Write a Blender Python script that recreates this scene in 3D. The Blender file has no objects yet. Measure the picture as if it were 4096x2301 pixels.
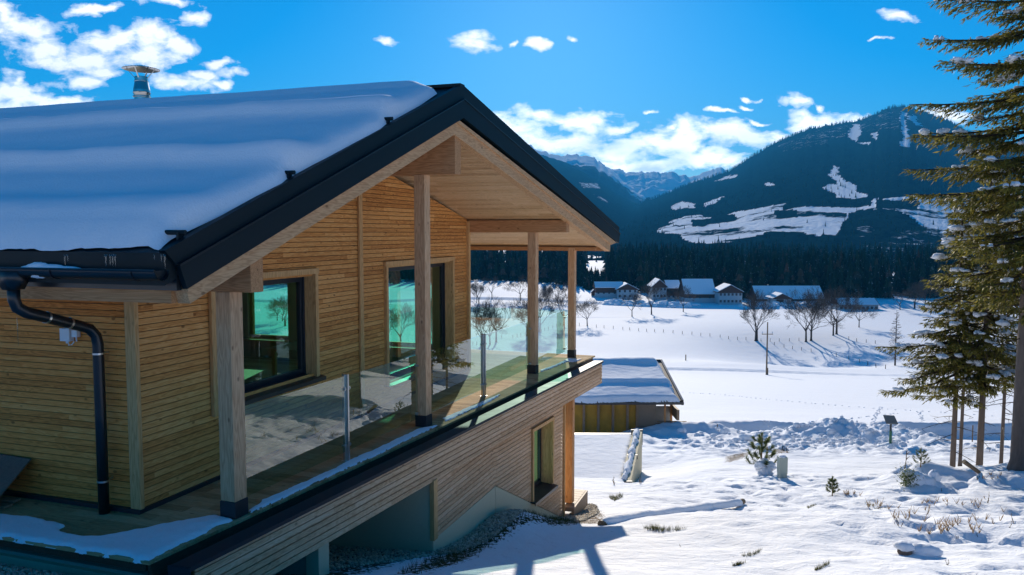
import bpy, math, random
import numpy as np
from mathutils import Vector, Matrix
random.seed(7); RNG = np.random.default_rng(7)
PI = math.pi; R = math.radians
scene = bpy.context.scene
col = scene.collection

# ------------------------------------------------------------------ camera frame
F = 3150.0; CX = 2048.0; CY = 1150.5; H = 2.8
PIT = math.atan((CY-930.0)/F)
YAW = math.atan((3130.0-CX)/math.hypot(F, CY-930.0))
HX, HY = -math.sin(YAW), math.cos(YAW)      # heading
RX, RY = math.cos(YAW), math.sin(YAW)       # right
def sd(s, d): return (RX*s+HX*d, RY*s+HY*d)
def to_sd(x, y): return (x*RX+y*RY, x*HX+y*HY)
fwd = Vector((HX*math.cos(PIT), HY*math.cos(PIT), -math.sin(PIT)))
rgt = Vector((RX, RY, 0)); upv = rgt.cross(fwd)
CAM = Vector((0, 0, H))
def ray(px, py): return fwd*F + rgt*(px-CX) - upv*(py-CY)
def on(px, py, **k):
    q = ray(px, py)
    for a, v in k.items():
        i = 'xyz'.index(a); t = (v-CAM[i])/q[i]
    return CAM+q*t
def onpl(px, py, x0, y0, kk):
    q = ray(px, py); n = Vector((1, -kk, 0)); t = ((x0-kk*y0)-n.dot(CAM))/n.dot(q)
    return CAM+q*t
def at(px, py, d):
    q = ray(px, py); return CAM+q*(d/(q.x*HX+q.y*HY))

# ------------------------------------------------------------------ noise
def _hash(ix, iy, seed):
    h = (ix.astype(np.int64)*374761393 + iy.astype(np.int64)*668265263 + seed*1442695041) & 0xffffffff
    h = ((h ^ (h >> 13))*1274126177) & 0xffffffff
    return ((h ^ (h >> 16)) & 0xffff)/65535.0
def vnoise(x, y, seed=0):
    x = np.asarray(x, float); y = np.asarray(y, float)
    ix = np.floor(x); iy = np.floor(y); fx = x-ix; fy = y-iy
    fx = fx*fx*(3-2*fx); fy = fy*fy*(3-2*fy)
    a = _hash(ix, iy, seed); b = _hash(ix+1, iy, seed); c = _hash(ix, iy+1, seed); d = _hash(ix+1, iy+1, seed)
    return (a*(1-fx)+b*fx)*(1-fy)+(c*(1-fx)+d*fx)*fy
def fbm(x, y, o=4, seed=0):
    r = 0; a = .5; t = 0
    for i in range(o):
        r = r+a*vnoise(x*2**i, y*2**i, seed+i*17); t += a; a *= .5
    return r/t

def inpoly(px, py, poly):
    c = np.zeros(np.shape(px), bool); n = len(poly)
    for i in range(n):
        x1, y1 = poly[i]; x2, y2 = poly[i-1]
        m = ((y1 > py) != (y2 > py)) & (px < (x2-x1)*(py-y1)/((y2-y1)+1e-9)+x1)
        c ^= m
    return c

# ------------------------------------------------------------------ terrain
PD = [-200, -30, 0, 6.5, 8.9, 10.2, 12.3, 13.2, 15.2, 17.3, 20, 25, 30, 36, 45, 50, 60, 70, 100, 140, 177, 205, 236, 300, 420, 600, 950]
PZ = [30, 6.5, 1.0, -.38, -1.05, -1.45, -1.95, -2.2, -2.85, -3.2, -3.78, -4.9, -5.95, -7.2, -8.95, -9.75, -11.4, -13.1, -17.5, -23.5, -28.6, -29.9, -30.3, -30.8, -31, -31, -31]
def g2(s, d, s0, d0, a, b, h): return h*np.exp(-((s-s0)/a)**2-((d-d0)/b)**2)
def terr(x, y, fine=True):
    x = np.asarray(x, float); y = np.asarray(y, float)
    s = x*RX+y*RY; d = x*HX+y*HY
    z = np.interp(d, PD, PZ)
    # soften the profile a little by averaging shifted samples
    z = .5*z+.25*np.interp(d-.6-d*.03, PD, PZ)+.25*np.interp(d+.6+d*.03, PD, PZ)
    far = np.clip((d-60)/150, 0, 1)
    z = z+far*(fbm(s/90, d/90, 2, 5)-.5)*3.0
    # rolling hill at the back left of the field
    z = z+g2(s, d, -12, 455, 45, 70, 5.5)
    z = z-g2(s, d, 75, 215, 22, 35, 3.5)+g2(s, d, 62, 182, 30, 14, 1.5)
    # deck side, near left: ground lies just under the deck
    w = 1/(1+np.exp((y-5.25)/.14)); w2 = 1/(1+np.exp((x+4.75)/.25))
    z = z+w*w2*np.clip(-.15-z, 0, 3)
    # heap by the wall kink
    kx, ky = -4.0, 11.7
    z = z+.3*np.exp(-((x-kx)/.55)**2-((y-ky)/1.1)**2)
    # bare channel in front of the garage roof
    gm = (1/(1+np.exp(-(s+6)/.3)))*(1/(1+np.exp((s-3.4-(d-23.5)*.2)/.12)))*(1/(1+np.exp(-(d-24.0)/.15)))*(1/(1+np.exp((d-30.2)/.3)))
    z = z-gm*1.2
    z = z-.42*(1/(1+np.exp(-(s-3.45-(d-23.5)*.2)/.05)))*(1/(1+np.exp((s-5.2-(d-23.5)*.2)/.45)))*(1/(1+np.exp(-(d-22.9)/.2)))*(1/(1+np.exp((d-31)/.5)))
    if fine:
        nr = np.clip((s-1.0)/5, 0, 1)*np.clip((26-d)/4, 0, 1)*np.clip((d-3)/3, 0, 1)
        z = z+nr*((fbm(s*.9, d*.9, 3, 11)-.5)*.20)+(.10+.90*nr)*np.clip((34-d)/6, 0, 1)*((fbm(s*3.6, d*3.6, 3, 31)-.5)*.10)+nr*nr*np.minimum(0, fbm(s*2.4, d*2.4, 2, 57)-.42)*.55
        z = z+np.clip((60-d)/30, 0, 1)*(fbm(s*.35, d*.35, 3, 3)-.5)*.30*np.clip((s+1)/4, .1, 1)
        # right foreground swell and tree mound
        z = z+g2(s, d, 5.2, 12.5, 2.6, 2.6, .28)+g2(s, d, 14.5, 21.0, 3.0, 2.2, .55)+g2(s, d, 11.0, 20.8, .8, .6, .5)
        # plough bank and heaps
        lum = np.clip(1-np.abs((s-14)/9)**3, 0, 1)*np.clip(1-np.abs((d-38)/8.5)**3, 0, 1)
        rid = 1-np.abs(2*fbm(s*.9, d*.9, 4, 77)-1)
        z = z+lum*(rid-.55)*.42
        lumps = np.maximum(0, fbm(s*1.7, d*1.7, 2, 99)-.45)
        z = z+lum*lumps*.5+lum*(fbm(s*4.5, d*4.5, 2, 121)-.5)*.16
        z = z+g2(s, d, 16.2, 39.5, 2.6, 2.2, 1.0)*(.75+.5*fbm(s*2.5, d*2.5, 3, 9))
        z = z+g2(s, d, 10.5, 44.0, 3.4, 1.1, .95)+g2(s, d, 5.6, 38.0, 1.6, 1.2, .5)+g2(s, d, 18.5, 36, 1.2, 3.5, .7)
        # snow bank along the far side of the lane
        line = 46.5-(s-10)*.03
        z = z+.75*np.exp(-((d-line)/.55)**2)*np.clip((s-8)/4, 0, 1)*(1+.6*(fbm(s*1.3, d*1.3, 3, 44)-.5))
        z = z-.35*np.exp(-((d-line+2.2)/1.4)**2)*np.clip((s-8)/4, 0, 1)
        # tracks (two ruts across the near meadow, ski track over the field)
        tr = 190-(s+20)*.33
        z = z-.55*np.exp(-((d-tr)/1.3)**2)+.25*np.exp(-((d-tr-3.2)/1.3)**2)
        tr2 = 372-(s+20)*.12
        z = z-.5*np.exp(-((d-tr2)/3)**2)+.5*np.exp(-((d-tr2-7)/3)**2)
        tr3 = 300+(s+20)*.05+6*np.sin(s/40)
        z = z-.25*np.exp(-((d-tr3)/2)**2)*np.clip((60-s)/30, 0, 1)
    return z
def tz(x, y): return float(terr(np.array([x]), np.array([y]))[0])
def ground(px, py):
    q = ray(px, py); q = q/math.hypot(q.x, q.y); prev = 0
    ts = np.concatenate([np.arange(3, 60, .05), np.arange(60, 900, .5)])
    zz = terr(q.x*ts, q.y*ts); rz = H+q.z*ts
    i = int(np.argmax(rz < zz)) if (rz < zz).any() else len(ts)-1
    t = ts[i]; return Vector((q.x*t, q.y*t, float(zz[i])))

# ------------------------------------------------------------------ object helpers
WO = {}
def tag(o, label=None, cat=None, group=None, kind=None):
    if label: o['label'] = label
    if cat: o['category'] = cat
    if group: o['group'] = group
    if kind: o['kind'] = kind
    return o
def empty(name, loc, label, cat, group=None):
    o = bpy.data.objects.new(name, None); col.objects.link(o); o.location = loc
    o.empty_display_size = .2; WO[o.name] = Vector(loc); tag(o, label, cat, group); return o
def mesh_np(name, V, Fa, mat, attrs=None, smooth=True, parent=None, origin=(0, 0, 0)):
    me = bpy.data.meshes.new(name); n = len(V); m = len(Fa); k = Fa.shape[1]
    if parent is not None: origin = WO[parent.name]
    V = np.asarray(V, float)-np.array(origin)
    me.vertices.add(n); me.vertices.foreach_set('co', V.astype(np.float32).ravel())
    me.loops.add(m*k); me.loops.foreach_set('vertex_index', Fa.astype(np.int32).ravel())
    me.polygons.add(m); me.polygons.foreach_set('loop_start', np.arange(0, m*k, k, dtype=np.int32))
    me.polygons.foreach_set('loop_total', np.full(m, k, np.int32))
    me.polygons.foreach_set('use_smooth', np.full(m, smooth, bool))
    me.update(); me.validate()
    if attrs:
        for an, av in attrs.items():
            a = me.attributes.new(an, 'FLOAT', 'POINT'); a.data.foreach_set('value', av.astype(np.float32))
    me.materials.append(mat)
    o = bpy.data.objects.new(name, me); col.objects.link(o); 
    if parent is not None: o.parent = parent
    else: o.location = origin
    WO[o.name] = Vector(origin); return o
def gridfaces(nr, nc):
    i = np.arange(nr-1)[:, None]*nc+np.arange(nc-1)[None, :]
    return np.stack([i, i+1, i+nc+1, i+nc], -1).reshape(-1, 4)

class MB:
    def __init__(s): s.v = []; s.f = []
    def hexa(s, p):   # 4 bottom ccw, 4 top ccw
        b = len(s.v); s.v += [tuple(q) for q in p]
        for q in ((0, 3, 2, 1), (4, 5, 6, 7), (0, 1, 5, 4), (1, 2, 6, 5), (2, 3, 7, 6), (3, 0, 4, 7)): s.f.append([b+i for i in q])
        return s
    def box(s, x0, x1, y0, y1, z0, z1):
        return s.hexa([(x0, y0, z0), (x1, y0, z0), (x1, y1, z0), (x0, y1, z0), (x0, y0, z1), (x1, y0, z1), (x1, y1, z1), (x0, y1, z1)])
    def obox(s, c, u, w, hu, hw, z0, z1):  # oriented box, u,w horizontal unit dirs
        c = Vector((c[0], c[1], 0)); u = Vector((u[0], u[1], 0)); w = Vector((w[0], w[1], 0)); P = []
        for z in (z0, z1):
            for a, b in ((-1, -1), (1, -1), (1, 1), (-1, 1)):
                q = c+u*hu*a+w*hw*b; P.append((q.x, q.y, z))
        return s.hexa(P)
    def prism(s, poly, vec):
        b = len(s.v); n = len(poly); v = Vector(vec)
        s.v += [tuple(p) for p in poly]+[tuple(Vector(p)+v) for p in poly]
        s.f.append([b+i for i in range(n)][::-1]); s.f.append([b+n+i for i in range(n)])
        for i in range(n):
            j = (i+1) % n; s.f.append([b+i, b+j, b+n+j, b+n+i])
        return s
    def beam(s, a, b, w, h, up=(0, 0, 1)):
        a = Vector(a); b = Vector(b); d = (b-a).normalized(); u = d.cross(Vector(up)).normalized(); v = u.cross(d)
        P = []
        for q in (a, b):
            P += [q-u*w/2-v*h/2, q+u*w/2-v*h/2, q+u*w/2+v*h/2, q-u*w/2+v*h/2]
        return s.hexa([P[0], P[1], P[2], P[3], P[4], P[5], P[6], P[7]])
    def tube(s, pts, r, n=8, cap=True):
        pts = [Vector(p) for p in pts]; m = len(pts)
        if not hasattr(r, '__len__'): r = [r]*m
        b = len(s.v); ref = None
        for i, p in enumerate(pts):
            t = (pts[min(i+1, m-1)]-pts[max(i-1, 0)]).normalized()
            if ref is None: ref = Vector((0, 0, 1)) if abs(t.z) < .9 else Vector((1, 0, 0))
            u = t.cross(ref).normalized(); v = t.cross(u); ref = -(u.cross(t)).normalized() if False else ref
            for k in range(n):
                a = 2*PI*k/n; s.v.append(tuple(p+(u*math.cos(a)+v*math.sin(a))*r[i]))
        for i in range(m-1):
            for k in range(n):
                s.f.append([b+i*n+k, b+i*n+(k+1) % n, b+(i+1)*n+(k+1) % n, b+(i+1)*n+k])
        if cap:
            s.f.append([b+k for k in range(n)][::-1]); s.f.append([b+(m-1)*n+k for k in range(n)])
        return s
    def lathe(s, c, prof, n=24):
        b = len(s.v); c = Vector(c)
        for (r, z) in prof:
            for k in range(n):
                a = 2*PI*k/n; s.v.append((c.x+r*math.cos(a), c.y+r*math.sin(a), c.z+z))
        for i in range(len(prof)-1):
            for k in range(n): s.f.append([b+i*n+k, b+i*n+(k+1) % n, b+(i+1)*n+(k+1) % n, b+(i+1)*n+k])
        return s
    def quad(s, *p):
        b = len(s.v); s.v += [tuple(q) for q in p]; s.f.append(list(range(b, b+len(p)))); return s
    def blob(s, c, rx, ry, rz, n=7, jit=.15, seed=0):
        rr = random.Random(seed); b = len(s.v); m = max(4, n-2)
        s.v.append((c[0], c[1], c[2]-rz))
        for i in range(1, m):
            ph = PI*i/m
            for k in range(n):
                a = 2*PI*k/n; j = 1+rr.uniform(-jit, jit)
                s.v.append((c[0]+rx*math.sin(ph)*math.cos(a)*j, c[1]+ry*math.sin(ph)*math.sin(a)*j, c[2]-rz*math.cos(ph)*j))
        s.v.append((c[0], c[1], c[2]+rz)); top = len(s.v)-1
        for k in range(n): s.f.append([b, b+1+(k+1) % n, b+1+k])
        for i in range(m-2):
            for k in range(n):
                q = b+1+i*n; s.f.append([q+k, q+(k+1) % n, q+n+(k+1) % n, q+n+k])
        q = b+1+(m-2)*n
        for k in range(n): s.f.append([q+k, q+(k+1) % n, top])
        return s
    def build(s, name, mat, parent=None, origin=None, smooth=False, bevel=0):
        me = bpy.data.meshes.new(name)
        o0 = WO[parent.name] if parent is not None else Vector(origin if origin is not None else (0, 0, 0))
        me.from_pydata([(x-o0.x, y-o0.y, z-o0.z) for x, y, z in s.v], [], s.f)
        me.materials.append(mat)
        if smooth: me.polygons.foreach_set('use_smooth', [True]*len(me.polygons))
        me.update()
        o = bpy.data.objects.new(name, me); col.objects.link(o)
        if parent is not None: o.parent = parent
        else: o.location = o0
        WO[o.name] = o0
        if bevel:
            b = o.modifiers.new('bevel', 'BEVEL'); b.width = bevel; b.segments = 2; b.limit_method = 'ANGLE'
        return o

# ------------------------------------------------------------------ materials
def newmat(name):
    m = bpy.data.materials.new(name); m.use_nodes = True; nt = m.node_tree; nt.nodes.clear()
    out = nt.nodes.new('ShaderNodeOutputMaterial'); return m, nt, out
def N(nt, t, **k):
    n = nt.nodes.new(t)
    for a, v in k.items():
        if a.startswith('i_'):
            key = a[2:]; key = int(key) if key.isdigit() else key.replace('_', ' ')
            n.inputs[key].default_value = v
        else: setattr(n, a, v)
    return n
def L(nt, a, b): nt.links.new(a, b)
def mth(nt, op, a, b=None, c=None, clamp=False):
    n = nt.nodes.new('ShaderNodeMath'); n.operation = op; n.use_clamp = clamp
    for i, q in enumerate((a, b, c)):
        if q is None: continue
        if isinstance(q, (int, float)): n.inputs[i].default_value = q
        else: nt.links.new(q, n.inputs[i])
    return n.outputs[0]
def mixc(nt, f, a, b, bt='MIX'):
    n = nt.nodes.new('ShaderNodeMix'); n.data_type = 'RGBA'; n.blend_type = bt
    for i, q in ((0, f), (6, a), (7, b)):
        if isinstance(q, (int, float)): n.inputs[i].default_value = q
        elif isinstance(q, tuple): n.inputs[i].default_value = (*q, 1)
        else: nt.links.new(q, n.inputs[i])
    return n.outputs[2]
def ramp(nt, fac, lo, hi):
    return mth(nt, 'DIVIDE', mth(nt, 'SUBTRACT', fac, lo), hi-lo, clamp=True)
def principled(nt, out, colr=None, rough=.6, metal=0, bump=None, bs=.3, bd=.01, spec=None):
    p = nt.nodes.new('ShaderNodeBsdfPrincipled')
    if isinstance(colr, tuple): p.inputs['Base Color'].default_value = (*colr, 1)
    elif colr is not None: nt.links.new(colr, p.inputs['Base Color'])
    if isinstance(rough, (int, float)): p.inputs['Roughness'].default_value = rough
    else: nt.links.new(rough, p.inputs['Roughness'])
    p.inputs['Metallic'].default_value = metal
    if spec is not None: p.inputs['Specular IOR Level'].default_value = spec
    if bump is not None:
        b = nt.nodes.new('ShaderNodeBump'); b.inputs['Strength'].default_value = bs; b.inputs['Distance'].default_value = bd
        nt.links.new(bump, b.inputs['Height']); nt.links.new(b.outputs[0], p.inputs['Normal'])
    nt.links.new(p.outputs[0], out.inputs[0]); return p
def diffuse(nt, out, colr, bump=None, bs=.3, bd=.01):
    p = nt.nodes.new('ShaderNodeBsdfDiffuse'); nt.links.new(colr, p.inputs[0])
    if bump is not None:
        b = nt.nodes.new('ShaderNodeBump'); b.inputs['Strength'].default_value = bs; b.inputs['Distance'].default_value = bd
        nt.links.new(bump, b.inputs['Height']); nt.links.new(b.outputs[0], p.inputs['Normal'])
    nt.links.new(p.outputs[0], out.inputs[0]); return p
def coords(nt, sc=(1, 1, 1)):
    tc = nt.nodes.new('ShaderNodeTexCoord'); mp = nt.nodes.new('ShaderNodeMapping'); mp.inputs['Scale'].default_value = sc
    nt.links.new(tc.outputs['Object'], mp.inputs[0]); return tc.outputs['Object'], mp.outputs[0]
def noise(nt, vec, scale, detail=4, dist=0, rough=.55):
    n = N(nt, 'ShaderNodeTexNoise'); n.inputs['Scale'].default_value = scale; n.inputs['Detail'].default_value = detail
    n.inputs['Distortion'].default_value = dist; n.inputs['Roughness'].default_value = rough
    nt.links.new(vec, n.inputs['Vector']); return n.outputs[0]

def wood(name, ax, dark, mid, light, pitch=None, pax='z', z0=0.0, grain=1.0, var=.35, rough=.62, skew=None, knots=1.0, spec=.2):
    """timber with long grain on axis ax; board tone changes every pitch metres on axis pax"""
    m, nt, out = newmat(name); tc = N(nt, 'ShaderNodeTexCoord'); sep = N(nt, 'ShaderNodeSeparateXYZ'); L(nt, tc.outputs['Object'], sep.inputs[0])
    S = {'x': sep.outputs[0], 'y': sep.outputs[1], 'z': sep.outputs[2]}
    along = S[ax]; oth = [a for a in 'xyz' if a != ax]
    if pitch:
        row = mth(nt, 'FLOOR', mth(nt, 'DIVIDE', mth(nt, 'ADD', S[pax], -z0), pitch))
        wn = N(nt, 'ShaderNodeTexWhiteNoise', noise_dimensions='1D'); L(nt, row, wn.inputs['W'])
        seg = mth(nt, 'FLOOR', mth(nt, 'DIVIDE', mth(nt, 'ADD', along, mth(nt, 'MULTIPLY', wn.outputs[0], 9.0)), 1.7))
        key = mth(nt, 'ADD', mth(nt, 'MULTIPLY', row, 7.31), mth(nt, 'MULTIPLY', seg, 3.17))
        wn2 = N(nt, 'ShaderNodeTexWhiteNoise', noise_dimensions='1D'); L(nt, key, wn2.inputs['W']); rnd = wn2.outputs[0]
    else:
        key = 0.0; rnd = None
    cb = N(nt, 'ShaderNodeCombineXYZ')
    L(nt, mth(nt, 'ADD', mth(nt, 'MULTIPLY', along, 1.1), key), cb.inputs[0])
    L(nt, mth(nt, 'MULTIPLY', S[oth[0]], 11.0), cb.inputs[1]); L(nt, mth(nt, 'MULTIPLY', S[oth[1]], 11.0), cb.inputs[2])
    v = cb.outputs[0]
    warp = noise(nt, v, .9, 3, .3)
    rings = mth(nt, 'FRACT', mth(nt, 'MULTIPLY', warp, 13.0*grain)); rings = mth(nt, 'ABSOLUTE', mth(nt, 'SUBTRACT', mth(nt, 'MULTIPLY', rings, 2), 1))
    cb2 = N(nt, 'ShaderNodeCombineXYZ'); L(nt, mth(nt, 'ADD', mth(nt, 'MULTIPLY', along, 3.0), key), cb2.inputs[0])
    L(nt, mth(nt, 'MULTIPLY', S[oth[0]], 90.0), cb2.inputs[1]); L(nt, mth(nt, 'MULTIPLY', S[oth[1]], 90.0), cb2.inputs[2])
    fib = noise(nt, cb2.outputs[0], 1.0, 3)
    f = mth(nt, 'ADD', mth(nt, 'MULTIPLY', rings, .42), mth(nt, 'MULTIPLY', fib, .45))
    if rnd is not None: f = mth(nt, 'ADD', f, mth(nt, 'MULTIPLY', mth(nt, 'SUBTRACT', rnd, .45), var*1.5))
    cr = N(nt, 'ShaderNodeValToRGB'); e = cr.color_ramp.elements; e[0].position = .05; e[0].color = (*dark, 1); e[1].position = .95; e[1].color = (*light, 1)
    q = cr.color_ramp.elements.new(.5); q.color = (*mid, 1); L(nt, f, cr.inputs[0])
    # knots
    ck = N(nt, 'ShaderNodeCombineXYZ'); L(nt, mth(nt, 'ADD', mth(nt, 'MULTIPLY', along, 4.0), key), ck.inputs[0])
    L(nt, mth(nt, 'MULTIPLY', S[oth[0]], 7.0), ck.inputs[1]); L(nt, mth(nt, 'MULTIPLY', S[oth[1]], 7.0), ck.inputs[2])
    vo = N(nt, 'ShaderNodeTexVoronoi'); vo.inputs['Scale'].default_value = 1.0; L(nt, ck.outputs[0], vo.inputs['Vector'])
    kn = mth(nt, 'SUBTRACT', 1, ramp(nt, vo.outputs['Distance'], .07, .13)); kn = mth(nt, 'MULTIPLY', kn, .75*knots)
    c = mixc(nt, kn, cr.outputs[0], tuple(q*.42 for q in dark))
    big = noise(nt, tc.outputs['Object'], .7, 2)
    c = mixc(nt, mth(nt, 'MULTIPLY', ramp(nt, big, .35, .75), .28), c, tuple(q*.75 for q in mid))
    principled(nt, out, c, rough, bump=mth(nt, 'ADD', mth(nt, 'MULTIPLY', rings, .5), fib), bs=.25, bd=.002, spec=spec)
    return m

def simple(name, c, rough=.5, metal=0, var=.12, scale=8, bs=.15, bd=.003, spec=None):
    m, nt, out = newmat(name); o, _ = coords(nt); n = noise(nt, o, scale, 5)
    c2 = mixc(nt, n, tuple(q*(1-var) for q in c), tuple(min(1, q*(1+var)) for q in c))
    r = mth(nt, 'ADD', rough-.06, mth(nt, 'MULTIPLY', n, .12))
    principled(nt, out, c2, r, metal, bump=noise(nt, o, scale*7, 3), bs=bs, bd=bd, spec=spec); return m
def glassm(name, tint, f0=.06, power=1.0):
    m, nt, out = newmat(name)
    tr = N(nt, 'ShaderNodeBsdfTransparent'); tr.inputs[0].default_value = (*tint, 1)
    gl = N(nt, 'ShaderNodeBsdfGlossy'); gl.inputs['Roughness'].default_value = .004; gl.inputs[0].default_value = (.93, .97, .96, 1)
    fr = N(nt, 'ShaderNodeFresnel'); fr.inputs[0].default_value = 1.5
    geo = N(nt, 'ShaderNodeNewGeometry'); f = mth(nt, 'MULTIPLY', fr.outputs[0], power, clamp=True); f = mth(nt, 'MULTIPLY', mth(nt, 'MINIMUM', f, .92), mth(nt, 'SUBTRACT', 1.0, geo.outputs['Backfacing']))
    mx = N(nt, 'ShaderNodeMixShader'); L(nt, f, mx.inputs[0]); L(nt, tr.outputs[0], mx.inputs[1]); L(nt, gl.outputs[0], mx.inputs[2])
    L(nt, mx.outputs[0], out.inputs[0]); return m

M = {}
LD, LM, LL = (.44, .16, .04), (.72, .32, .09), (.86, .46, .17)
M['clad_y'] = wood('larch_cladding_long_y', 'y', LD, LM, LL, .066, z0=-.03)
M['clad_x_lightened'] = wood('larch_cladding_long_x_lightened', 'x', (.52, .16, .03), (.82, .30, .065), (.90, .42, .13), .064, z0=-.03)  # same larch made redder and brighter; the wall's missing light is in its colour
PLD, PLM, PLL = (.42, .23, .11), (.66, .41, .235), (.80, .55, .36)
M['clad_pale'] = wood('pale_larch_cladding', 'y', PLD, PLM, PLL, .0686, z0=-.03, var=.3)
M['beam_x'] = wood('larch_beam_long_x', 'x', (.34, .15, .06), (.54, .27, .12), (.68, .38, .19), grain=.8)
M['beam_y'] = wood('larch_beam_long_y', 'y', (.40, .20, .09), (.62, .36, .18), (.76, .48, .28), grain=.8)
M['post'] = wood('larch_post', 'z', (.42, .21, .10), (.66, .40, .22), (.80, .54, .34), grain=.8)
M['post_warm'] = wood('warm_larch_post', 'z', (.36, .15, .05), (.55, .26, .10), (.65, .36, .17), grain=.8)
M['trim'] = wood('larch_trim', 'z', (.42, .22, .08), (.66, .38, .16), (.76, .48, .24), grain=.8, knots=.6)
M['soffit'] = wood('larch_soffit_boards', 'x', (.44, .25, .12), (.68, .43, .23), (.80, .57, .35), .145, 'y', var=.35, grain=1.4, knots=.7)
M['deck'] = wood('larch_deck_boards', 'x', (.30, .19, .09), (.46, .32, .16), (.58, .42, .24), .14, 'y', var=.5, rough=.85, spec=.06)
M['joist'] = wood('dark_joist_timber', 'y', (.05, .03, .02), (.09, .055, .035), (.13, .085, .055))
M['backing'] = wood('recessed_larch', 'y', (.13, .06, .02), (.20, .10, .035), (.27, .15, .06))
M['rough_wood'] = wood('weathered_boards', 'x', (.20, .13, .08), (.33, .23, .15), (.44, .33, .23), grain=1)
M['log_wood'] = wood('bark_log', 'x', (.12, .08, .05), (.22, .15, .09), (.32, .23, .15))
M['metal'] = simple('anthracite_sheet_metal', (.0035, .012, .016), .5, 0, .2, 3, .05, spec=.25)
M['metal2'] = simple('anthracite_gutter_coating', (.006, .011, .016), .32, 0, .2, 4, .04, spec=.6)
M['black'] = simple('dark_base_plate', (.022, .026, .032), .5, 0, .25, 10)
M['frame'] = simple('dark_window_aluminium', (.014, .020, .028), .35, 0, .2, 5, .04)
M['cap'] = simple('matt_parapet_sheet', (.020, .028, .036), .62, 0, .25, 5, .1, spec=.22)
M['steel'] = simple('stainless_steel', (.62, .62, .60), .3, 1, .1, 12, .03)
M['chimney'] = simple('polished_flue_steel', (.45, .44, .42), .16, 1, .1, 6, .02)
M['plaster'] = simple('cream_render', (.62, .54, .36), .9, 0, .07, 25, .35, .002)
M['concrete'] = simple('grey_concrete', (.42, .38, .31), .9, 0, .12, 8, .3, .002)
M['white_plastic'] = simple('white_plastic', (.72, .74, .76), .4, 0, .04, 4, .02)
M['osb'] = simple('strand_board', (.17, .12, .09), .8, 0, .4, 40, .4)
M['ice'] = glassm('icicle_ice', (.80, .90, .93), power=2.2)
M['glass'] = glassm('balustrade_glass', (.80, .965, .925), power=2.6)
M['pane'] = glassm('window_pane', (.62, .95, .87), power=1.6)
M['room'] = simple('pale_interior_timber', (.42, .30, .19), .7, 0, .2, 3)
M['stone'] = None
def stone_mat():
    m, nt, out = newmat('round_gravel'); geo = N(nt, 'ShaderNodeNewGeometry')
    cr = N(nt, 'ShaderNodeValToRGB'); el = cr.color_ramp.elements; el[0].color = (.22, .16, .10, 1); el[1].color = (.62, .55, .42, 1)
    q = cr.color_ramp.elements.new(.35); q.color = (.38, .35, .29, 1); q = cr.color_ramp.elements.new(.7); q.color = (.46, .37, .25, 1)
    L(nt, geo.outputs['Random Per Island'], cr.inputs[0])
    principled(nt, out, cr.outputs[0], .75); return m
M['stone'] = stone_mat()

def snow_mat(name, colr=(.86, .88, .92), s1=3.0, s2=38.0, b1=.35, b2=.4, d1=.10, d2=.012):
    m, nt, out = newmat(name); o, _ = coords(nt)
    a = noise(nt, o, s1, 6, .2); b = noise(nt, o, s2, 5)
    p = N(nt, 'ShaderNodeBsdfPrincipled'); p.inputs['Base Color'].default_value = (*colr, 1); p.inputs['Roughness'].default_value = .8
    p.inputs['Specular IOR Level'].default_value = .05
    B = N(nt, 'ShaderNodeBump'); B.inputs['Strength'].default_value = b1; B.inputs['Distance'].default_value = d1; L(nt, a, B.inputs['Height'])
    B2 = N(nt, 'ShaderNodeBump'); B2.inputs['Strength'].default_value = b2; B2.inputs['Distance'].default_value = d2; L(nt, b, B2.inputs['Height'])
    L(nt, B.outputs[0], B2.inputs['Normal']); L(nt, B2.outputs[0], p.inputs['Normal']); L(nt, p.outputs[0], out.inputs[0]); return m
M['snow'] = snow_mat('settled_snow')
M['snow_roof'] = snow_mat('roof_snow_surface', s1=3.0, b1=.3, d1=.05, s2=45, b2=.5, d2=.012)
M['snow_clump'] = snow_mat('branch_snow', s1=8, s2=60)

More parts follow.
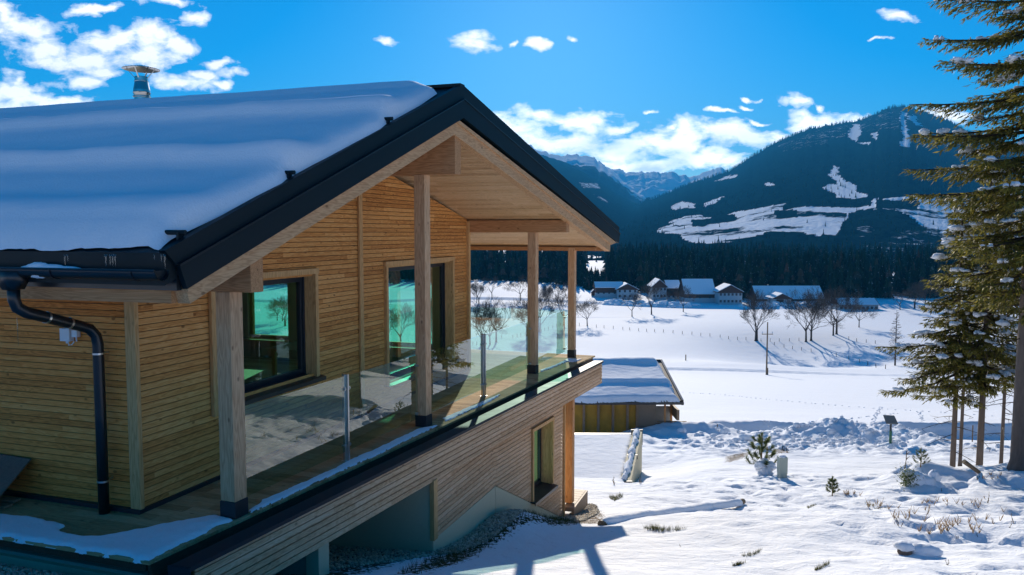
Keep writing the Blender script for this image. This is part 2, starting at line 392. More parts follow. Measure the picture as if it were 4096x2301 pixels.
def ground_mat():
    m, nt, out = newmat('snowy_ground'); o, _ = coords(nt)
    ag = N(nt, 'ShaderNodeAttribute', attribute_name='grass'); ad = N(nt, 'ShaderNodeAttribute', attribute_name='dirt'); an = N(nt, 'ShaderNodeAttribute', attribute_name='near')
    n1 = noise(nt, o, 2.2, 6, .3); n2 = noise(nt, o, 24, 5); n3 = noise(nt, o, 9, 5, .4); n4 = noise(nt, o, .25, 4)
    nb = noise(nt, o, 17, 6, .2); ge = ramp(nt, mth(nt, 'ADD', mth(nt, 'MULTIPLY', ag.outputs['Fac'], .78), mth(nt, 'MULTIPLY', mth(nt, 'SUBTRACT', nb, .5), 2.6)), .52, .62)
    de = ramp(nt, mth(nt, 'ADD', mth(nt, 'MULTIPLY', ad.outputs['Fac'], .75), mth(nt, 'MULTIPLY', mth(nt, 'SUBTRACT', nb, .5), 2.4)), .5, .62)
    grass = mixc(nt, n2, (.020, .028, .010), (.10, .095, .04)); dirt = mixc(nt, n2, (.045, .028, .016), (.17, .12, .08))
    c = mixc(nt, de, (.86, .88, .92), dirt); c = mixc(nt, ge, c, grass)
    p = N(nt, 'ShaderNodeBsdfPrincipled'); L(nt, c, p.inputs['Base Color']); p.inputs['Roughness'].default_value = .8; p.inputs['Specular IOR Level'].default_value = .05
    B = N(nt, 'ShaderNodeBump'); B.inputs['Strength'].default_value = .5; B.inputs['Distance'].default_value = .16
    L(nt, mth(nt, 'MULTIPLY', n1, an.outputs['Fac']), B.inputs['Height'])
    B2 = N(nt, 'ShaderNodeBump'); B2.inputs['Strength'].default_value = .55; B2.inputs['Distance'].default_value = .03
    L(nt, mth(nt, 'MULTIPLY', mth(nt, 'ADD', n3, mth(nt, 'MULTIPLY', n2, .6)), an.outputs['Fac']), B2.inputs['Height'])
    B3 = N(nt, 'ShaderNodeBump'); B3.inputs['Strength'].default_value = .25; B3.inputs['Distance'].default_value = .5; L(nt, n4, B3.inputs['Height'])
    L(nt, B3.outputs[0], B.inputs['Normal']); L(nt, B.outputs[0], B2.inputs['Normal']); L(nt, B2.outputs[0], p.inputs['Normal']); L(nt, p.outputs[0], out.inputs[0]); return m
M['ground'] = ground_mat()

def bark_mat(name, c):
    m, nt, out = newmat(name); tc, mp = coords(nt, (14, 14, 3)); n = noise(nt, mp, 1, 6, .4)
    principled(nt, out, mixc(nt, n, tuple(q*.5 for q in c), tuple(q*1.5 for q in c)), .9, bump=n, bs=.6, bd=.02); return m
M['bark'] = bark_mat('spruce_bark', (.135, .10, .08))
M['bark_bare'] = bark_mat('bare_tree_bark', (.085, .06, .045))
def leaf_mat(name, a, b):
    m, nt, out = newmat(name); geo = N(nt, 'ShaderNodeNewGeometry')
    c = mixc(nt, geo.outputs['Random Per Island'], a, b)
    p = N(nt, 'ShaderNodeBsdfPrincipled'); L(nt, c, p.inputs['Base Color']); p.inputs['Roughness'].default_value = .6; p.inputs['Specular IOR Level'].default_value = .3
    t = N(nt, 'ShaderNodeBsdfTranslucent'); L(nt, c, t.inputs[0]); mx = N(nt, 'ShaderNodeMixShader'); mx.inputs[0].default_value = .45
    L(nt, p.outputs[0], mx.inputs[1]); L(nt, t.outputs[0], mx.inputs[2]); L(nt, mx.outputs[0], out.inputs[0]); return m
M['needle'] = leaf_mat('spruce_needles', (.055, .075, .014), (.32, .26, .05))
M['twig'] = leaf_mat('dry_twigs', (.07, .05, .035), (.13, .09, .06))
M['needle_young'] = leaf_mat('young_pine_needles', (.05, .08, .02), (.16, .19, .05))
M['dry_stem'] = leaf_mat('dry_stems', (.16, .10, .05), (.30, .21, .12))
def forest_mat():
    m, nt, out = newmat('distant_conifers'); geo = N(nt, 'ShaderNodeNewGeometry'); o, _ = coords(nt)
    cr = N(nt, 'ShaderNodeValToRGB'); el = cr.color_ramp.elements; el[0].color = (.008, .022, .018, 1); el[1].color = (.10, .055, .04, 1); el[1].position = 1
    q = cr.color_ramp.elements.new(.8); q.color = (.028, .050, .030, 1)
    L(nt, geo.outputs['Random Per Island'], cr.inputs[0])
    n = noise(nt, o, .9, 4); c = mixc(nt, mth(nt, 'MULTIPLY', ramp(nt, n, .62, .72), .45), cr.outputs[0], (.6, .64, .7))
    diffuse(nt, out, c); return m
M['forest'] = forest_mat()
def mountain_mat(name, forest=(.003, .014, .020), snow=(.80, .84, .90), fine=.02):  # forest colour tinted blue, haze put into it on top of the volume
    m, nt, out = newmat(name); o, _ = coords(nt); a = N(nt, 'ShaderNodeAttribute', attribute_name='snow')
    n = noise(nt, o, fine, 6); n2 = noise(nt, o, fine*6, 4)
    ak = ramp(nt, a.outputs['Fac'], .02, .25); f = mth(nt, 'ADD', mth(nt, 'MULTIPLY', mth(nt, 'SUBTRACT', n, .5), .9), mth(nt, 'MULTIPLY', mth(nt, 'SUBTRACT', n2, .5), .55)); f = mth(nt, 'ADD', a.outputs['Fac'], mth(nt, 'MULTIPLY', f, ak))
    f = ramp(nt, f, .42, .58)
    fc = mixc(nt, n2, forest, tuple(q*2.2 for q in forest))
    diffuse(nt, out, mixc(nt, f, fc, snow), bump=n2, bs=.5, bd=12); return m
M['mtn'] = mountain_mat('forested_mountain'); M['mtn2'] = mountain_mat('rocky_snow_mountain', (.03, .045, .06), fine=.008)

# ------------------------------------------------------------------ ground sheet
def axis(a, b, step, lo, hi, g=1.06):
    c = list(np.arange(a, b, step)); s = step; x = c[-1]
    while x < hi: s *= g; x += s; c.append(x)
    s = step; x = a; l = []
    while x > lo: s *= g; x -= s; l.append(x)
    return np.array(l[::-1]+c)
SS = axis(-9, 21, .10, -5000, 5000, 1.07); DD = axis(5.5, 30, .085, -120, 48, 1.012)
x = DD[-1]; extra = []; s_ = .35
while x < 1400: s_ = min(s_*1.012, 1.5 if x < 400 else 6); x += s_; extra.append(x)
s_ = 6
while x < 9000: s_ *= 1.1; x += s_; extra.append(x)
DD = np.concatenate([DD, extra])
S2, D2 = np.meshgrid(SS, DD); X2 = RX*S2+HX*D2; Y2 = RY*S2+HY*D2; Z2 = terr(X2, Y2)
def topx(X, Y, Z):
    dx = X; dy = Y; dz = Z-H
    de = dx*fwd.x+dy*fwd.y+dz*fwd.z; u = dx*rgt.x+dy*rgt.y; v = dx*upv.x+dy*upv.y+dz*upv.z
    de = np.where(de < .1, .1, de); return CX+F*u/de, CY-F*v/de
PX, PY = topx(X2, Y2, Z2)
def zoomp(l, x0, y0, k): return [(x0+a*k, y0+b*k) for a, b in l]
grass = np.zeros_like(Z2); dirt = np.zeros_like(Z2); front = (D2 > 4) & (D2 < 45)
gp = [zoomp([(1340, 911), (1560, 800), (1750, 700), (1920, 600), (2080, 540), (2250, 560), (2352, 568), (2480, 600), (2300, 612), (2180, 590), (2080, 615), (1990, 690), (1880, 760), (1700, 850), (1560, 880), (1470, 911)], 700, 1700, .66),
      zoomp([(1070, 425), (1200, 415), (1300, 430), (1540, 432), (1450, 452), (1250, 462), (1120, 445)], 2150, 1950, .388),
      zoomp([(640, 370), (800, 325), (830, 350), (700, 395), (640, 400)], 2150, 1950, .388),
      zoomp([(740, 95), (880, 75), (870, 105), (800, 150), (750, 125)], 2150, 1950, .388),
      zoomp([(2090, 710), (2200, 690), (2320, 645), (2240, 700), (2160, 725)], 2150, 1950, .388),
      zoomp([(2000, 820), (2070, 805), (2150, 780), (2060, 815)], 2150, 1950, .388),
      zoomp([(670, 890), (760, 850), (740, 875), (690, 900)], 2900, 1600, .4844),
      zoomp([(735, 1405), (870, 1350), (840, 1380), (750, 1415)], 2900, 1600, .4844),
      zoomp([(1150, 850), (1300, 880), (1360, 910), (1280, 905), (1170, 880)], 2900, 1600, .4844)]
for i_, p in enumerate(gp): grass[inpoly(PX, PY, p) & front] = 1 if i_ == 0 else .66
dp = [zoomp([(270, 310), (430, 150), (620, 180), (720, 330), (640, 385), (400, 375)], 2150, 1950, .388),
      zoomp([(0, 760), (130, 720), (330, 680), (430, 720), (300, 800), (130, 850), (0, 880)], 2900, 1650, .2329),
      zoomp([(750, 680), (900, 600), (1050, 600), (1140, 660), (1100, 700), (900, 710)], 2900, 1650, .2329),
      zoomp([(1050, 400), (1120, 345), (1280, 380), (1160, 410)], 2900, 1650, .2329)]
for i_, p in enumerate(dp): dirt[inpoly(PX, PY, p) & front] = 1 if i_ == 0 else .95
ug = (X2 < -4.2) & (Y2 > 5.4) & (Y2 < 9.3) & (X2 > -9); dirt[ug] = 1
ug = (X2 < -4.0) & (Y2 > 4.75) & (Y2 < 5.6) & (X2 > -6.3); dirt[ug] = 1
def blur(a, k=1):
    for _ in range(k):
        a = (a+np.roll(a, 1, 0)+np.roll(a, -1, 0)+np.roll(a, 1, 1)+np.roll(a, -1, 1))/5
    return a
grass = blur(grass, 2); dirt = blur(dirt, 2)
nearf = np.clip(1.25-D2/70, 0.03, 1)
tag(mesh_np('snowy_ground', np.stack([X2, Y2, Z2], -1).reshape(-1, 3), gridfaces(len(DD), len(SS)), M['ground'],
    {'grass': grass.ravel(), 'dirt': dirt.ravel(), 'near': nearf.ravel()}), 'snow-covered slope and valley meadow with bare grass patches', 'ground', kind='structure')

# ------------------------------------------------------------------ mountains
def mzoom(l): return [(2100+a*.6988, 350+b*.6988) for a, b in l]
def mountain(name, ridge, d0, D, z0, label, mat, snowf, shape=1.0, rough=0.0, jag=0.0, px0=-1500, px1=5600, step=5, nt_=150, seed=1, tilt=0.0):
    rx = [p[0] for p in ridge]; ry = [p[1] for p in ridge]
    cols = np.arange(px0, px1, step); rowy = np.interp(cols, rx, ry)
    Dd = D+tilt*(cols-2048)
    zr = H+(930-rowy)/F*Dd
    zr = zr+jag*(fbm(cols/18., cols*0+3, 5, seed)-.5)
    t = np.concatenate([np.linspace(0, 1, nt_), [1.02, 1.05, 1.09]])
    T, C = np.meshgrid(t, cols, indexing='ij'); ZR = np.interp(C, cols, zr); DE = d0+(np.interp(C, cols, Dd)-d0)*T
    sh = np.where(T <= 1, np.abs(np.clip(T, 0, 1))**shape, 1-(T-1)*4)
    Z = z0+(ZR-z0)*sh
    win = np.sin(np.clip(T, 0, 1)*PI)
    S_ = (C-CX)/F*DE; X = RX*S_+HX*DE; Y = RY*S_+HY*DE
    Z = Z+rough*win*(fbm(X/ (D*.06), Y/(D*.06), 5, seed+3)-.5)*D*.05
    fine = (fbm(X/24., Y/24., 3, seed+8)-.5)
    px, py = topx(X, Y, Z)
    sn = snowf(px, py, T, X, Y, Z)
    Z = Z+fine*13*(1-sn)*(D < 6000)
    return tag(mesh_np(name, np.stack([X, Y, Z], -1).reshape(-1, 3), gridfaces(len(t), len(cols)), mat, {'snow': sn.ravel()}), label, 'mountain', kind='structure')
rr = mzoom([(0, 960), (300, 850), (490, 745), (600, 690), (690, 650), (790, 620), (880, 580), (960, 548), (1040, 525), (1100, 505), (1170, 478), (1230, 440), (1290, 400), (1340, 370), (1400, 335), (1450, 310), (1520, 280), (1600, 250), (1700, 230), (1800, 212), (1870, 205), (1920, 190), (1980, 165), (2030, 140), (2080, 125), (2130, 122), (2180, 130), (2250, 150), (2320, 175), (2400, 205), (2450, 235), (2500, 262), (2600, 300), (2900, 350)])
rr = [(-1500, 930), (1500, 950), (1900, 985)]+rr[1:]+[(4700, 560), (5600, 500)]
SP = [[(740, 830), (850, 770), (900, 740), (1000, 735), (1100, 745), (1190, 715), (1300, 700), (1400, 680), (1490, 668), (1480, 700), (1560, 690), (1700, 680), (1850, 690), (1980, 675), (1990, 640), (2150, 625), (2380, 630), (2640, 640), (2640, 830), (2380, 830), (2280, 800), (2200, 730), (2100, 700), (1900, 700), (1850, 710), (1840, 750), (1780, 845), (1700, 845), (1500, 830), (1400, 830), (1260, 870), (1200, 885), (1100, 890), (980, 895), (900, 860), (880, 840)],
      [(840, 690), (900, 655), (960, 665), (970, 685), (860, 700)], [(1025, 670), (1130, 620), (1155, 625), (1100, 655), (1040, 680)],
      [(1700, 575), (1740, 550), (1790, 555), (1740, 505), (1770, 445), (1795, 460), (1790, 500), (1830, 540), (1890, 560), (1900, 600), (1955, 620), (1900, 640), (1790, 635), (1770, 600), (1710, 580)],
      [(1095, 537), (1150, 510), (1215, 498), (1210, 512), (1140, 528)], [(1375, 555), (1410, 550), (1420, 558), (1385, 567)],
      [(1850, 270), (1880, 210), (1910, 215), (1925, 260), (1900, 310), (1870, 300)], [(1905, 318), (1970, 313), (1960, 332)],
      [(1990, 260), (2025, 250), (2020, 300), (2000, 290)], [(2180, 163), (2240, 160), (2245, 200), (2290, 222), (2240, 217), (2215, 190)],
      [(2145, 330), (2165, 280), (2150, 200), (2150, 135), (2180, 140), (2175, 200), (2195, 260), (2205, 340)]]
FP = [[(1430, 700), (1560, 700), (1560, 745), (1440, 745)], [(950, 770), (1090, 740), (1200, 730), (1220, 755), (1100, 770), (1010, 800), (950, 800)], [(1700, 640), (1980, 640), (1980, 672), (1720, 678)], [(2010, 640), (2260, 640), (2250, 690), (2010, 690)]]
DP = [[(1860, 780), (1960, 780), (2060, 860), (2300, 800), (2420, 830), (2420, 1000), (2240, 1020), (1950, 930)], [(1430, 330), (1700, 235), (1850, 215), (1840, 290), (1500, 370)], [(1880, 215), (2080, 130), (2150, 130), (2140, 230), (1960, 260)]]
def snow_right(px, py, T, X, Y, Z):
    s = .06+.16*fbm(X/350., Y/350., 3, 66)
    jx = (fbm(X/60., Y/60., 3, 61)-.5)*26; jy = (fbm(X/60., Y/60., 3, 62)-.5)*14
    for p in DP: s[inpoly(px+jx*2, py+jy*2, mzoom(p))] = .34
    for p in SP: s[inpoly(px+jx, py+jy, mzoom(p))] = 1
    for p in FP: s[inpoly(px+jx, py+jy, mzoom(p))] = .15
    m = inpoly(px, py, mzoom(SP[0])); s = np.where(m & (s > .9), .70+1.5*(fbm(X/110., Y/55., 4, 70)-.5), s)
    return np.clip(s, 0, 1.2)
mountain('forested_mountain', rr, 960, 4500, -31, 'broad forested mountain with ski runs and snowy hamlet meadows on the right', M['mtn'], snow_right, shape=1.12, jag=14, px0=-1500, px1=5600, step=5, nt_=230, seed=4)
l1 = [(-1500, 760), (0, 700), (1200, 600), (1800, 565)]+mzoom([(-200, 290), (0, 350), (140, 408), (230, 432), (330, 470), (420, 520), (500, 580), (600, 640), (690, 690), (800, 745), (1000, 800), (1400, 900)])+[(5600, 1000)]
def sn_l1(px, py, T, X, Y, Z):
    s = .06+.18*fbm(X/400., Y/400., 3, 67); s[inpoly(px, py, mzoom([(310, 545), (420, 550), (430, 580), (330, 575)]))] = .5; s[inpoly(px, py, mzoom([(370, 600), (480, 650), (470, 665)]))] = .45
    return s
mountain('forested_ridge', l1, 1500, 5400, -31, 'blue hazy forested ridge falling to the valley beyond the gable', M['mtn'], sn_l1, jag=10, nt_=90, step=8, seed=14)
l2 = [(-1500, 760), (0, 700), (1400, 580), (1900, 545)]+mzoom([(0, 318), (40, 345), (90, 372), (160, 388), (210, 400), (290, 388), (390, 408), (430, 445), (500, 490), (560, 540), (640, 600), (730, 650), (900, 720), (1400, 900)])+[(5600, 1000)]
mountain('snowy_ridge', l2, 2800, 6800, -31, 'jagged ridge dusted with snow behind the blue forested ridge', M['mtn2'],
         lambda px, py, T, X, Y, Z: np.clip((T-.62)*4, 0, 1)*(.6+.8*fbm(X/170., Y/170., 4, 21)), rough=.7, jag=50, nt_=120, step=6, seed=24)
l3 = [(-1500, 700), (1800, 640)]+mzoom([(300, 400), (440, 440), (500, 470), (560, 480), (610, 495), (680, 490), (760, 485), (800, 490), (835, 482), (870, 500), (910, 512), (950, 505), (990, 500), (1040, 485), (1090, 470), (1140, 475), (1180, 480), (1400, 520)])+[(5600, 700)]
mountain('snowy_range', l3, 4800, 8600, -31, 'far snow-covered alpine range closing the valley', M['mtn2'],
         lambda px, py, T, X, Y, Z: np.clip(.6+T*.6, 0, 1)*(.85+.6*fbm(X/200., Y/200., 4, 33)), rough=.9, jag=70, nt_=140, step=5, seed=34)

# ------------------------------------------------------------------ distant conifer wood (one mass)
def conifer_lo(rr, rows=6, n=6):
    v = []; f = []
    for i in range(rows):
        z0 = .06+.9*(i/rows)**1.02; z1 = min(1.0, z0+1.75/rows*(.75)); r0 = .17*(1-i/rows*.93)*rr.uniform(.85, 1.1)
        b = len(v); v.append((0, 0, z1 if i < rows-1 else 1.0))
        for k in range(n*2):
            a = PI*k/n+i; r = r0*(1 if k % 2 == 0 else .55)*rr.uniform(.85, 1.15); v.append((r*math.cos(a), r*math.sin(a), z0-(.02 if k % 2 == 0 else -.01)))
        for k in range(n*2): f.append((b, b+1+k, b+1+(k+1) % (n*2)))
    return np.array(v), np.array(f)
def scatter(name, pts, hs, label, cat, mat, seed=0, wid=1.0):
    rr_ = random.Random(seed); tmpl = [conifer_lo(rr_, rr_.choice([5, 6, 7])) for _ in range(6)]
    VV = []; FF = []; b = 0
    for i, (p, h) in enumerate(zip(pts, hs)):
        v, f = tmpl[i % 6]; a = rr_.uniform(0, 6.28); c, s = math.cos(a), math.sin(a); w = h*rr_.uniform(.8, 1.25)*wid
        q = np.stack([p[0]+(v[:, 0]*c-v[:, 1]*s)*w, p[1]+(v[:, 0]*s+v[:, 1]*c)*w, p[2]+v[:, 2]*h], -1); VV.append(q); FF.append(f+b); b += len(v)
    return tag(mesh_np(name, np.concatenate(VV), np.concatenate(FF), mat, smooth=False), label, cat, kind='stuff')
pts = []; hs = []
while len(pts) < 5600:
    u = RNG.uniform(-1300, 5400); d = RNG.uniform(0, 1)**1.3*560+ (402 if u > 2950 else 440)
    if u < 2560: d += 38+ max(0, (2400-u))*.02
    s = (u-CX)/F*d
    if fbm(np.array([s/40]), np.array([d/40]), 2, 8)[0] < .22: continue
    gap = 2345 < u < 2425
    if gap and 520 < d < 900: continue
    x_, y_ = sd(s, d); pts.append((x_, y_, tz(x_, y_)-.5)); hs.append(RNG.uniform(7, 11) if gap else RNG.uniform(15, 26))
for i in range(90):
    u = RNG.uniform(2335, 2432); d = RNG.uniform(450, 530); s = (u-CX)/F*d; x_, y_ = sd(s, d); pts.append((x_, y_, tz(x_, y_)-.5)); hs.append(RNG.uniform(8, 12.5))
scatter('conifer_forest', pts, hs, 'dark conifer wood filling the valley floor behind the farm', 'forest', M['forest'], 3)
pts = []; hs = []
rxs = [p[0] for p in rr]; rys = [p[1] for p in rr]
for i in range(1500):
    u = RNG.uniform(2350, 4500); tt = 1-abs(RNG.normal(0, .02)); D_ = 960+(4500-960)*tt; zr = H+(930-np.interp(u, rxs, rys))/F*4500
    z = -31+(zr+31)*tt**1.12; s = (u-CX)/F*D_; x_, y_ = sd(s, D_); pts.append((x_, y_, z-8)); hs.append(RNG.uniform(16, 30))
scatter('ridge_forest', pts, hs, 'thin line of conifers along the crest of the right mountain', 'forest', M['forest'], 5)
pts = []; hs = []
for i in range(2600):
    tt = RNG.uniform(0, .42); u = RNG.uniform(1800, 4500); D_ = 960+(4500-960)*tt; zr = H+(930-np.interp(u, rxs, rys))/F*4500
    z = -31+(zr+31)*tt**1.12; s = (u-CX)/F*D_; x_, y_ = sd(s, D_)
    qx, qy = topx(np.array(x_), np.array(y_), np.array(z)); inn = bool(inpoly(qx, qy, mzoom(SP[0])))
    if inn and RNG.uniform() > .10: continue
    pts.append((x_, y_, z-3)); hs.append(RNG.uniform(7, 14))
scatter('slope_forest', pts, hs, 'conifers dotted over the lower mountain slope and its meadows', 'forest', M['forest'], 6)

# ------------------------------------------------------------------ THE CHALET
HB = Vector((-6.0, 6.1, 0.0))
house = empty('timber_chalet', HB, 'large larch-clad chalet with snow-laden dark metal roof, glazed balcony and corner posts', 'house')
def hb(mb, name, mat, parent=house, **k): return mb.build(name, mat, parent, **k)
KG = .094
def gx(y, off=0.0): return -4.23+KG*(y-10.3)+off     # verge plane
ZL = lambda y: 2.653+(y-5.134)*(4.853-2.653)/(10.287-5.134)     # roof top, left slope
SLL = (4.853-2.653)/(10.287-5.134); SLR = (2.92-4.853)/(17.902-10.287)
RIDY = 10.287; RIDZ = 4.853
def rtop(y): return RIDZ+(y-RIDY)*SLL if y < RIDY else RIDZ+(y-RIDY)*SLR
FARX = -24.0

def slats(mb, P0, u, nrm, z0, z1, pitch, lims, holes=(), th=.016, gap=.009):
    """horizontal boards on a vertical plane; u = unit dir along, lims(z) -> (a,b); holes = (a,b,z0,z1)"""
    P0 = Vector(P0); u = Vector(u); nrm = Vector(nrm); k = 0
    while z0+k*pitch < z1-1e-6:
        za = z0+k*pitch; zb = min(za+pitch-gap, z1); k += 1
        if zb-za < .01: continue
        (a0, b0), (a1, b1) = lims(za), lims(zb); zm = (za+zb)/2; am, bm = lims(zm)
        if bm-am < .02: continue
        cuts = sorted([(h[0], h[1]) for h in holes if h[2] < zm < h[3]])
        segs = []; cur = ('L', am)
        for h in cuts:
            if h[0] > cur[1]: segs.append((cur, ('H', h[0])))
            cur = ('H', h[1])
        if bm > cur[1]: segs.append((cur, ('R', bm)))
        for (ta, va), (tb, vb) in segs:
            A0, A1 = (a0, a1) if ta == 'L' else (va, va); B0, B1 = (b0, b1) if tb == 'R' else (vb, vb)
            if B0-A0 < .004 or B1-A1 < .004:
                A0 = min(A0, B0-.004); A1 = min(A1, B1-.004)
            p = []
            for (aa, bb, zz, t) in ((A0, B0, za, th), (A1, B1, zb, th*.72)):
                for c, o in ((aa, t), (bb, t), (bb, 0), (aa, 0)):
                    q = P0+u*c+nrm*o; p.append((q.x, q.y, zz))
            mb.hexa(p)
def planewall(mb, P0, u, poly, nrm, th):
    P0 = Vector(P0); u = Vector(u); n = Vector(nrm)
    mb.prism([P0+u*a+Vector((0, 0, z)) for a, z in poly], n*th)

# --- balcony-side facade (plane x=-6)
W1 = (7.30, 9.26, .86, 2.24); W2 = (11.21, 13.98, .36, 2.26); FY0, FY1 = 6.10, 14.74
def soff(y): return rtop(y)-.62 if y < RIDY else rtop(y)-.62
def lim_fac(z):
    # gable clip: left slope soffit line and right slope soffit line
    a = FY0; b = FY1
    zl = 2.12
    if z > zl: a = FY0+(z-zl)/((3.70-2.12)/(10.1-6.1))
    if z > 3.06: b = FY1-(z-3.06)/(.205)
    return (a-FY0, max(b-FY0, a-FY0+.001))
mb = MB(); slats(mb, (-6.02, FY0, 0), (0, 1, 0), (1, 0, 0), -.03, 3.87, .066, lim_fac, [(W[0]-FY0, W[1]-FY0, W[2], W[3]) for W in (W1, W2)])
hb(mb, 'wall_cladding', M['clad_y'])
mb = MB()   # backing behind the slats with openings
def backing(mb, x0, x1, y0, y1, z0, z1, holes):
    ys = sorted({y0, y1, *[h[0] for h in holes], *[h[1] for h in holes]})
    for a, b in zip(ys, ys[1:]):
        hs_ = [h for h in holes if h[0] <= a+1e-6 and h[1] >= b-1e-6]
        if hs_:
            h = hs_[0]; mb.box(x0, x1, a, b, z0, h[2]); mb.box(x0, x1, a, b, h[3], z1)
        else: mb.box(x0, x1, a, b, z0, z1)
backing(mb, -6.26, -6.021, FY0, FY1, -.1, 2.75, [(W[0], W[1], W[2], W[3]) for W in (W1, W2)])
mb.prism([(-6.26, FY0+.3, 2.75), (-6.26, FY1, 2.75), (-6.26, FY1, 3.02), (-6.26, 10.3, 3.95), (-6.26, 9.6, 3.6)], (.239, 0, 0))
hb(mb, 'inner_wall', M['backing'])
# vertical battens / corner boards
mb = MB(); mb.box(-6.0, -5.965, 10.40, 10.50, 0.02, 3.60); hb(mb, 'cover_batten', M['trim'], bevel=.004)
mb = MB(); mb.box(-6.06, -5.955, 14.70, 14.80, -.0, 3.02); hb(mb, 'corner_board', M['trim'], bevel=.004)
mb = MB(); mb.box(-6.0, -5.955, 7.13, 7.205, .74, 2.42); hb(mb, 'cover_batten', M['trim'], bevel=.004)
mb = MB(); mb.box(-6.10, -5.972, 6.045, 6.10, .045, 2.30); hb(mb, 'corner_board', M['trim'], bevel=.006)
# skirting
mb = MB(); mb.box(-6.03, -5.975, 6.03, 14.75, .003, .045); mb.box(-16, -6.03, 6.03, 6.085, .003, .045); hb(mb, 'skirting', M['black'])
# --- near-left wall (plane y=6.08)
mb = MB(); slats(mb, (-16, 6.10, 0), (1, 0, 0), (0, -1, 0), .045, 2.4, .064, lambda z: (0, 9.93)); hb(mb, 'wall_cladding', M['clad_x_lightened'])
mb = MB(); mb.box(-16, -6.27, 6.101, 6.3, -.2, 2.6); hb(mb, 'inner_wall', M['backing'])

def window(y0, y1, z0, z1, reveal, sash_split=None, sillx=.06):
    w = MB(); t = .075
    # timber surround standing proud
    x0, x1 = -6.021, -5.955
    w.box(x0, x1, y0-.0, y0+.07, z0, z1); w.box(x0, x1, y1-.07, y1, z0, z1); w.box(x0, x1+.003, y0-.02, y1+.02, z1, z1+.075)
    rv = MB()
    rv.box(-6.25, x0, y1-.07, y1-.001, z0+.05, z1); rv.box(-6.25, x0, y0+.001, y0+.07, z0+.05, z1); rv.box(-6.25, x0, y0+.07, y1-.07, z1-.03, z1-.001)
    fr = hb(w, 'window', M['trim'], bevel=.003)
    hb(rv, 'reveal', M['trim'], fr)
    ya, yb = y0+.071, y1-.071; za, zb = z0+.06, z1-.031; fx0, fx1 = -6.22, -6.15
    f = MB(); f.box(fx0, fx1, ya, ya+t, za, zb); f.box(fx0, fx1, yb-t, yb, za, zb); f.box(fx0, fx1, ya+t, yb-t, za, za+t); f.box(fx0, fx1, ya+t, yb-t, zb-t, zb)
    f.box(fx1, fx1+.02, ya, ya+.03, za, zb); f.box(fx1, fx1+.02, yb-.03, yb, za, zb)
    if sash_split: f.box(fx0, fx1+.015, sash_split-.05, sash_split+.05, za+t, zb-t)
    hb(f, 'frame', M['frame'], fr, bevel=.004)
    g = MB(); g.box(-6.19, -6.178, ya+t-.01, yb-t+.01, za+t-.01, zb-t+.01); hb(g, 'pane', M['pane'], fr)
    s = MB(); s.hexa([(-6.16, y0-.03, z0+.045), (-5.90, y0-.03, z0+.0), (-5.90, y1+.06, z0+.0), (-6.16, y1+.06, z0+.045), (-6.16, y0-.03, z0+.062), (-5.90, y0-.03, z0+.02), (-5.90, y1+.06, z0+.02), (-6.16, y1+.06, z0+.062)])
    s.box(-5.905, -5.895, y0-.03, y1+.06, z0-.03, z0+.02)
    hb(s, 'sill', M['frame'], fr)
    return fr
window(*W1[:2], W1[2]-.05, W1[3], .2, sash_split=7.62)
window(*W2[:2], W2[2]-.05, W2[3], .2)

# --- wall facing the valley with the big windows (plane y=14.6) + room
BW = [(-11.15, -10.09, .47, 2.45), (-8.75, -6.66, .46, 2.35)]
mb = MB(); xs = sorted([-16, -6.27]+[v for b in BW for v in b[:2]])
for a, b in zip(xs, xs[1:]):
    hh = [h for h in BW if h[0] <= a and h[1] >= b]
    if hh: mb.box(a, b, 14.5, 14.72, -.1, hh[0][2]); mb.box(a, b, 14.5, 14.72, hh[0][3], 3.0)
    else: mb.box(a, b, 14.5, 14.72, -.1, 3.0)
hb(mb, 'valley_wall', M['room'])
for (a, b, c, d_) in BW:
    f = MB(); t = .07
    f.box(a, a+t, 14.58, 14.66, c, d_); f.box(b-t, b, 14.58, 14.66, c, d_); f.box(a+t, b-t, 14.58, 14.66, c, c+t); f.box(a+t, b-t, 14.58, 14.66, d_-t, d_)
    fr = hb(f, 'window', M['trim']); g = MB(); g.box(a+t-.01, b-t+.01, 14.61, 14.625, c+t-.01, d_-t+.01); hb(g, 'pane', M['pane'], fr)
    s = MB(); s.box(a, b, 14.3, 14.499, c-.03, c-.001); hb(s, 'inner_sill', M['trim'], fr)
mb = MB(); mb.box(-16, -6.27, 6.301, 14.49, .02, .06); hb(mb, 'room_floor', M['soffit'])
mb = MB(); mb.box(-16, -15.9, 6.301, 14.49, .06, 3.0); mb.box(-16, -6.27, 6.301, 14.49, 2.62, 2.7); hb(mb, 'room_lining', M['room'])
mb = MB(); mb.box(-8.6, -6.8, 11.6, 12.7, .72, .76); 
for xx in (-8.5, -6.95):
    for yy in (11.7, 12.55): mb.box(xx, xx+.06, yy, yy+.06, .061, .72)
tb = mb.build('dining_table', M['room'], origin=(-7.7, 12.1, .06)); tag(tb, 'pale dining table just inside the larger balcony window', 'table')

# --- roof
def slope_slab(mb, ya, yb, zoff_t, zoff_b, x_far=FARX, xo=0.0, xfar_r=None):
    P = []
    for zo in (zoff_b, zoff_t):
        P += [(x_far, ya, rtop(ya)+zo), (gx(ya, xo), ya, rtop(ya)+zo), (gx(yb, xo), yb, (rtop(yb) if yb != RIDY else RIDZ)+zo), (x_far, yb, (rtop(yb) if yb != RIDY else RIDZ)+zo)]
    mb.hexa(P)
mb = MB(); slope_slab(mb, 5.16, RIDY, -.03, -.30, xo=-.06); slope_slab(mb, RIDY, 17.86, -.03, -.30, xo=-.06); hb(mb, 'roof_sheet', M['metal'])
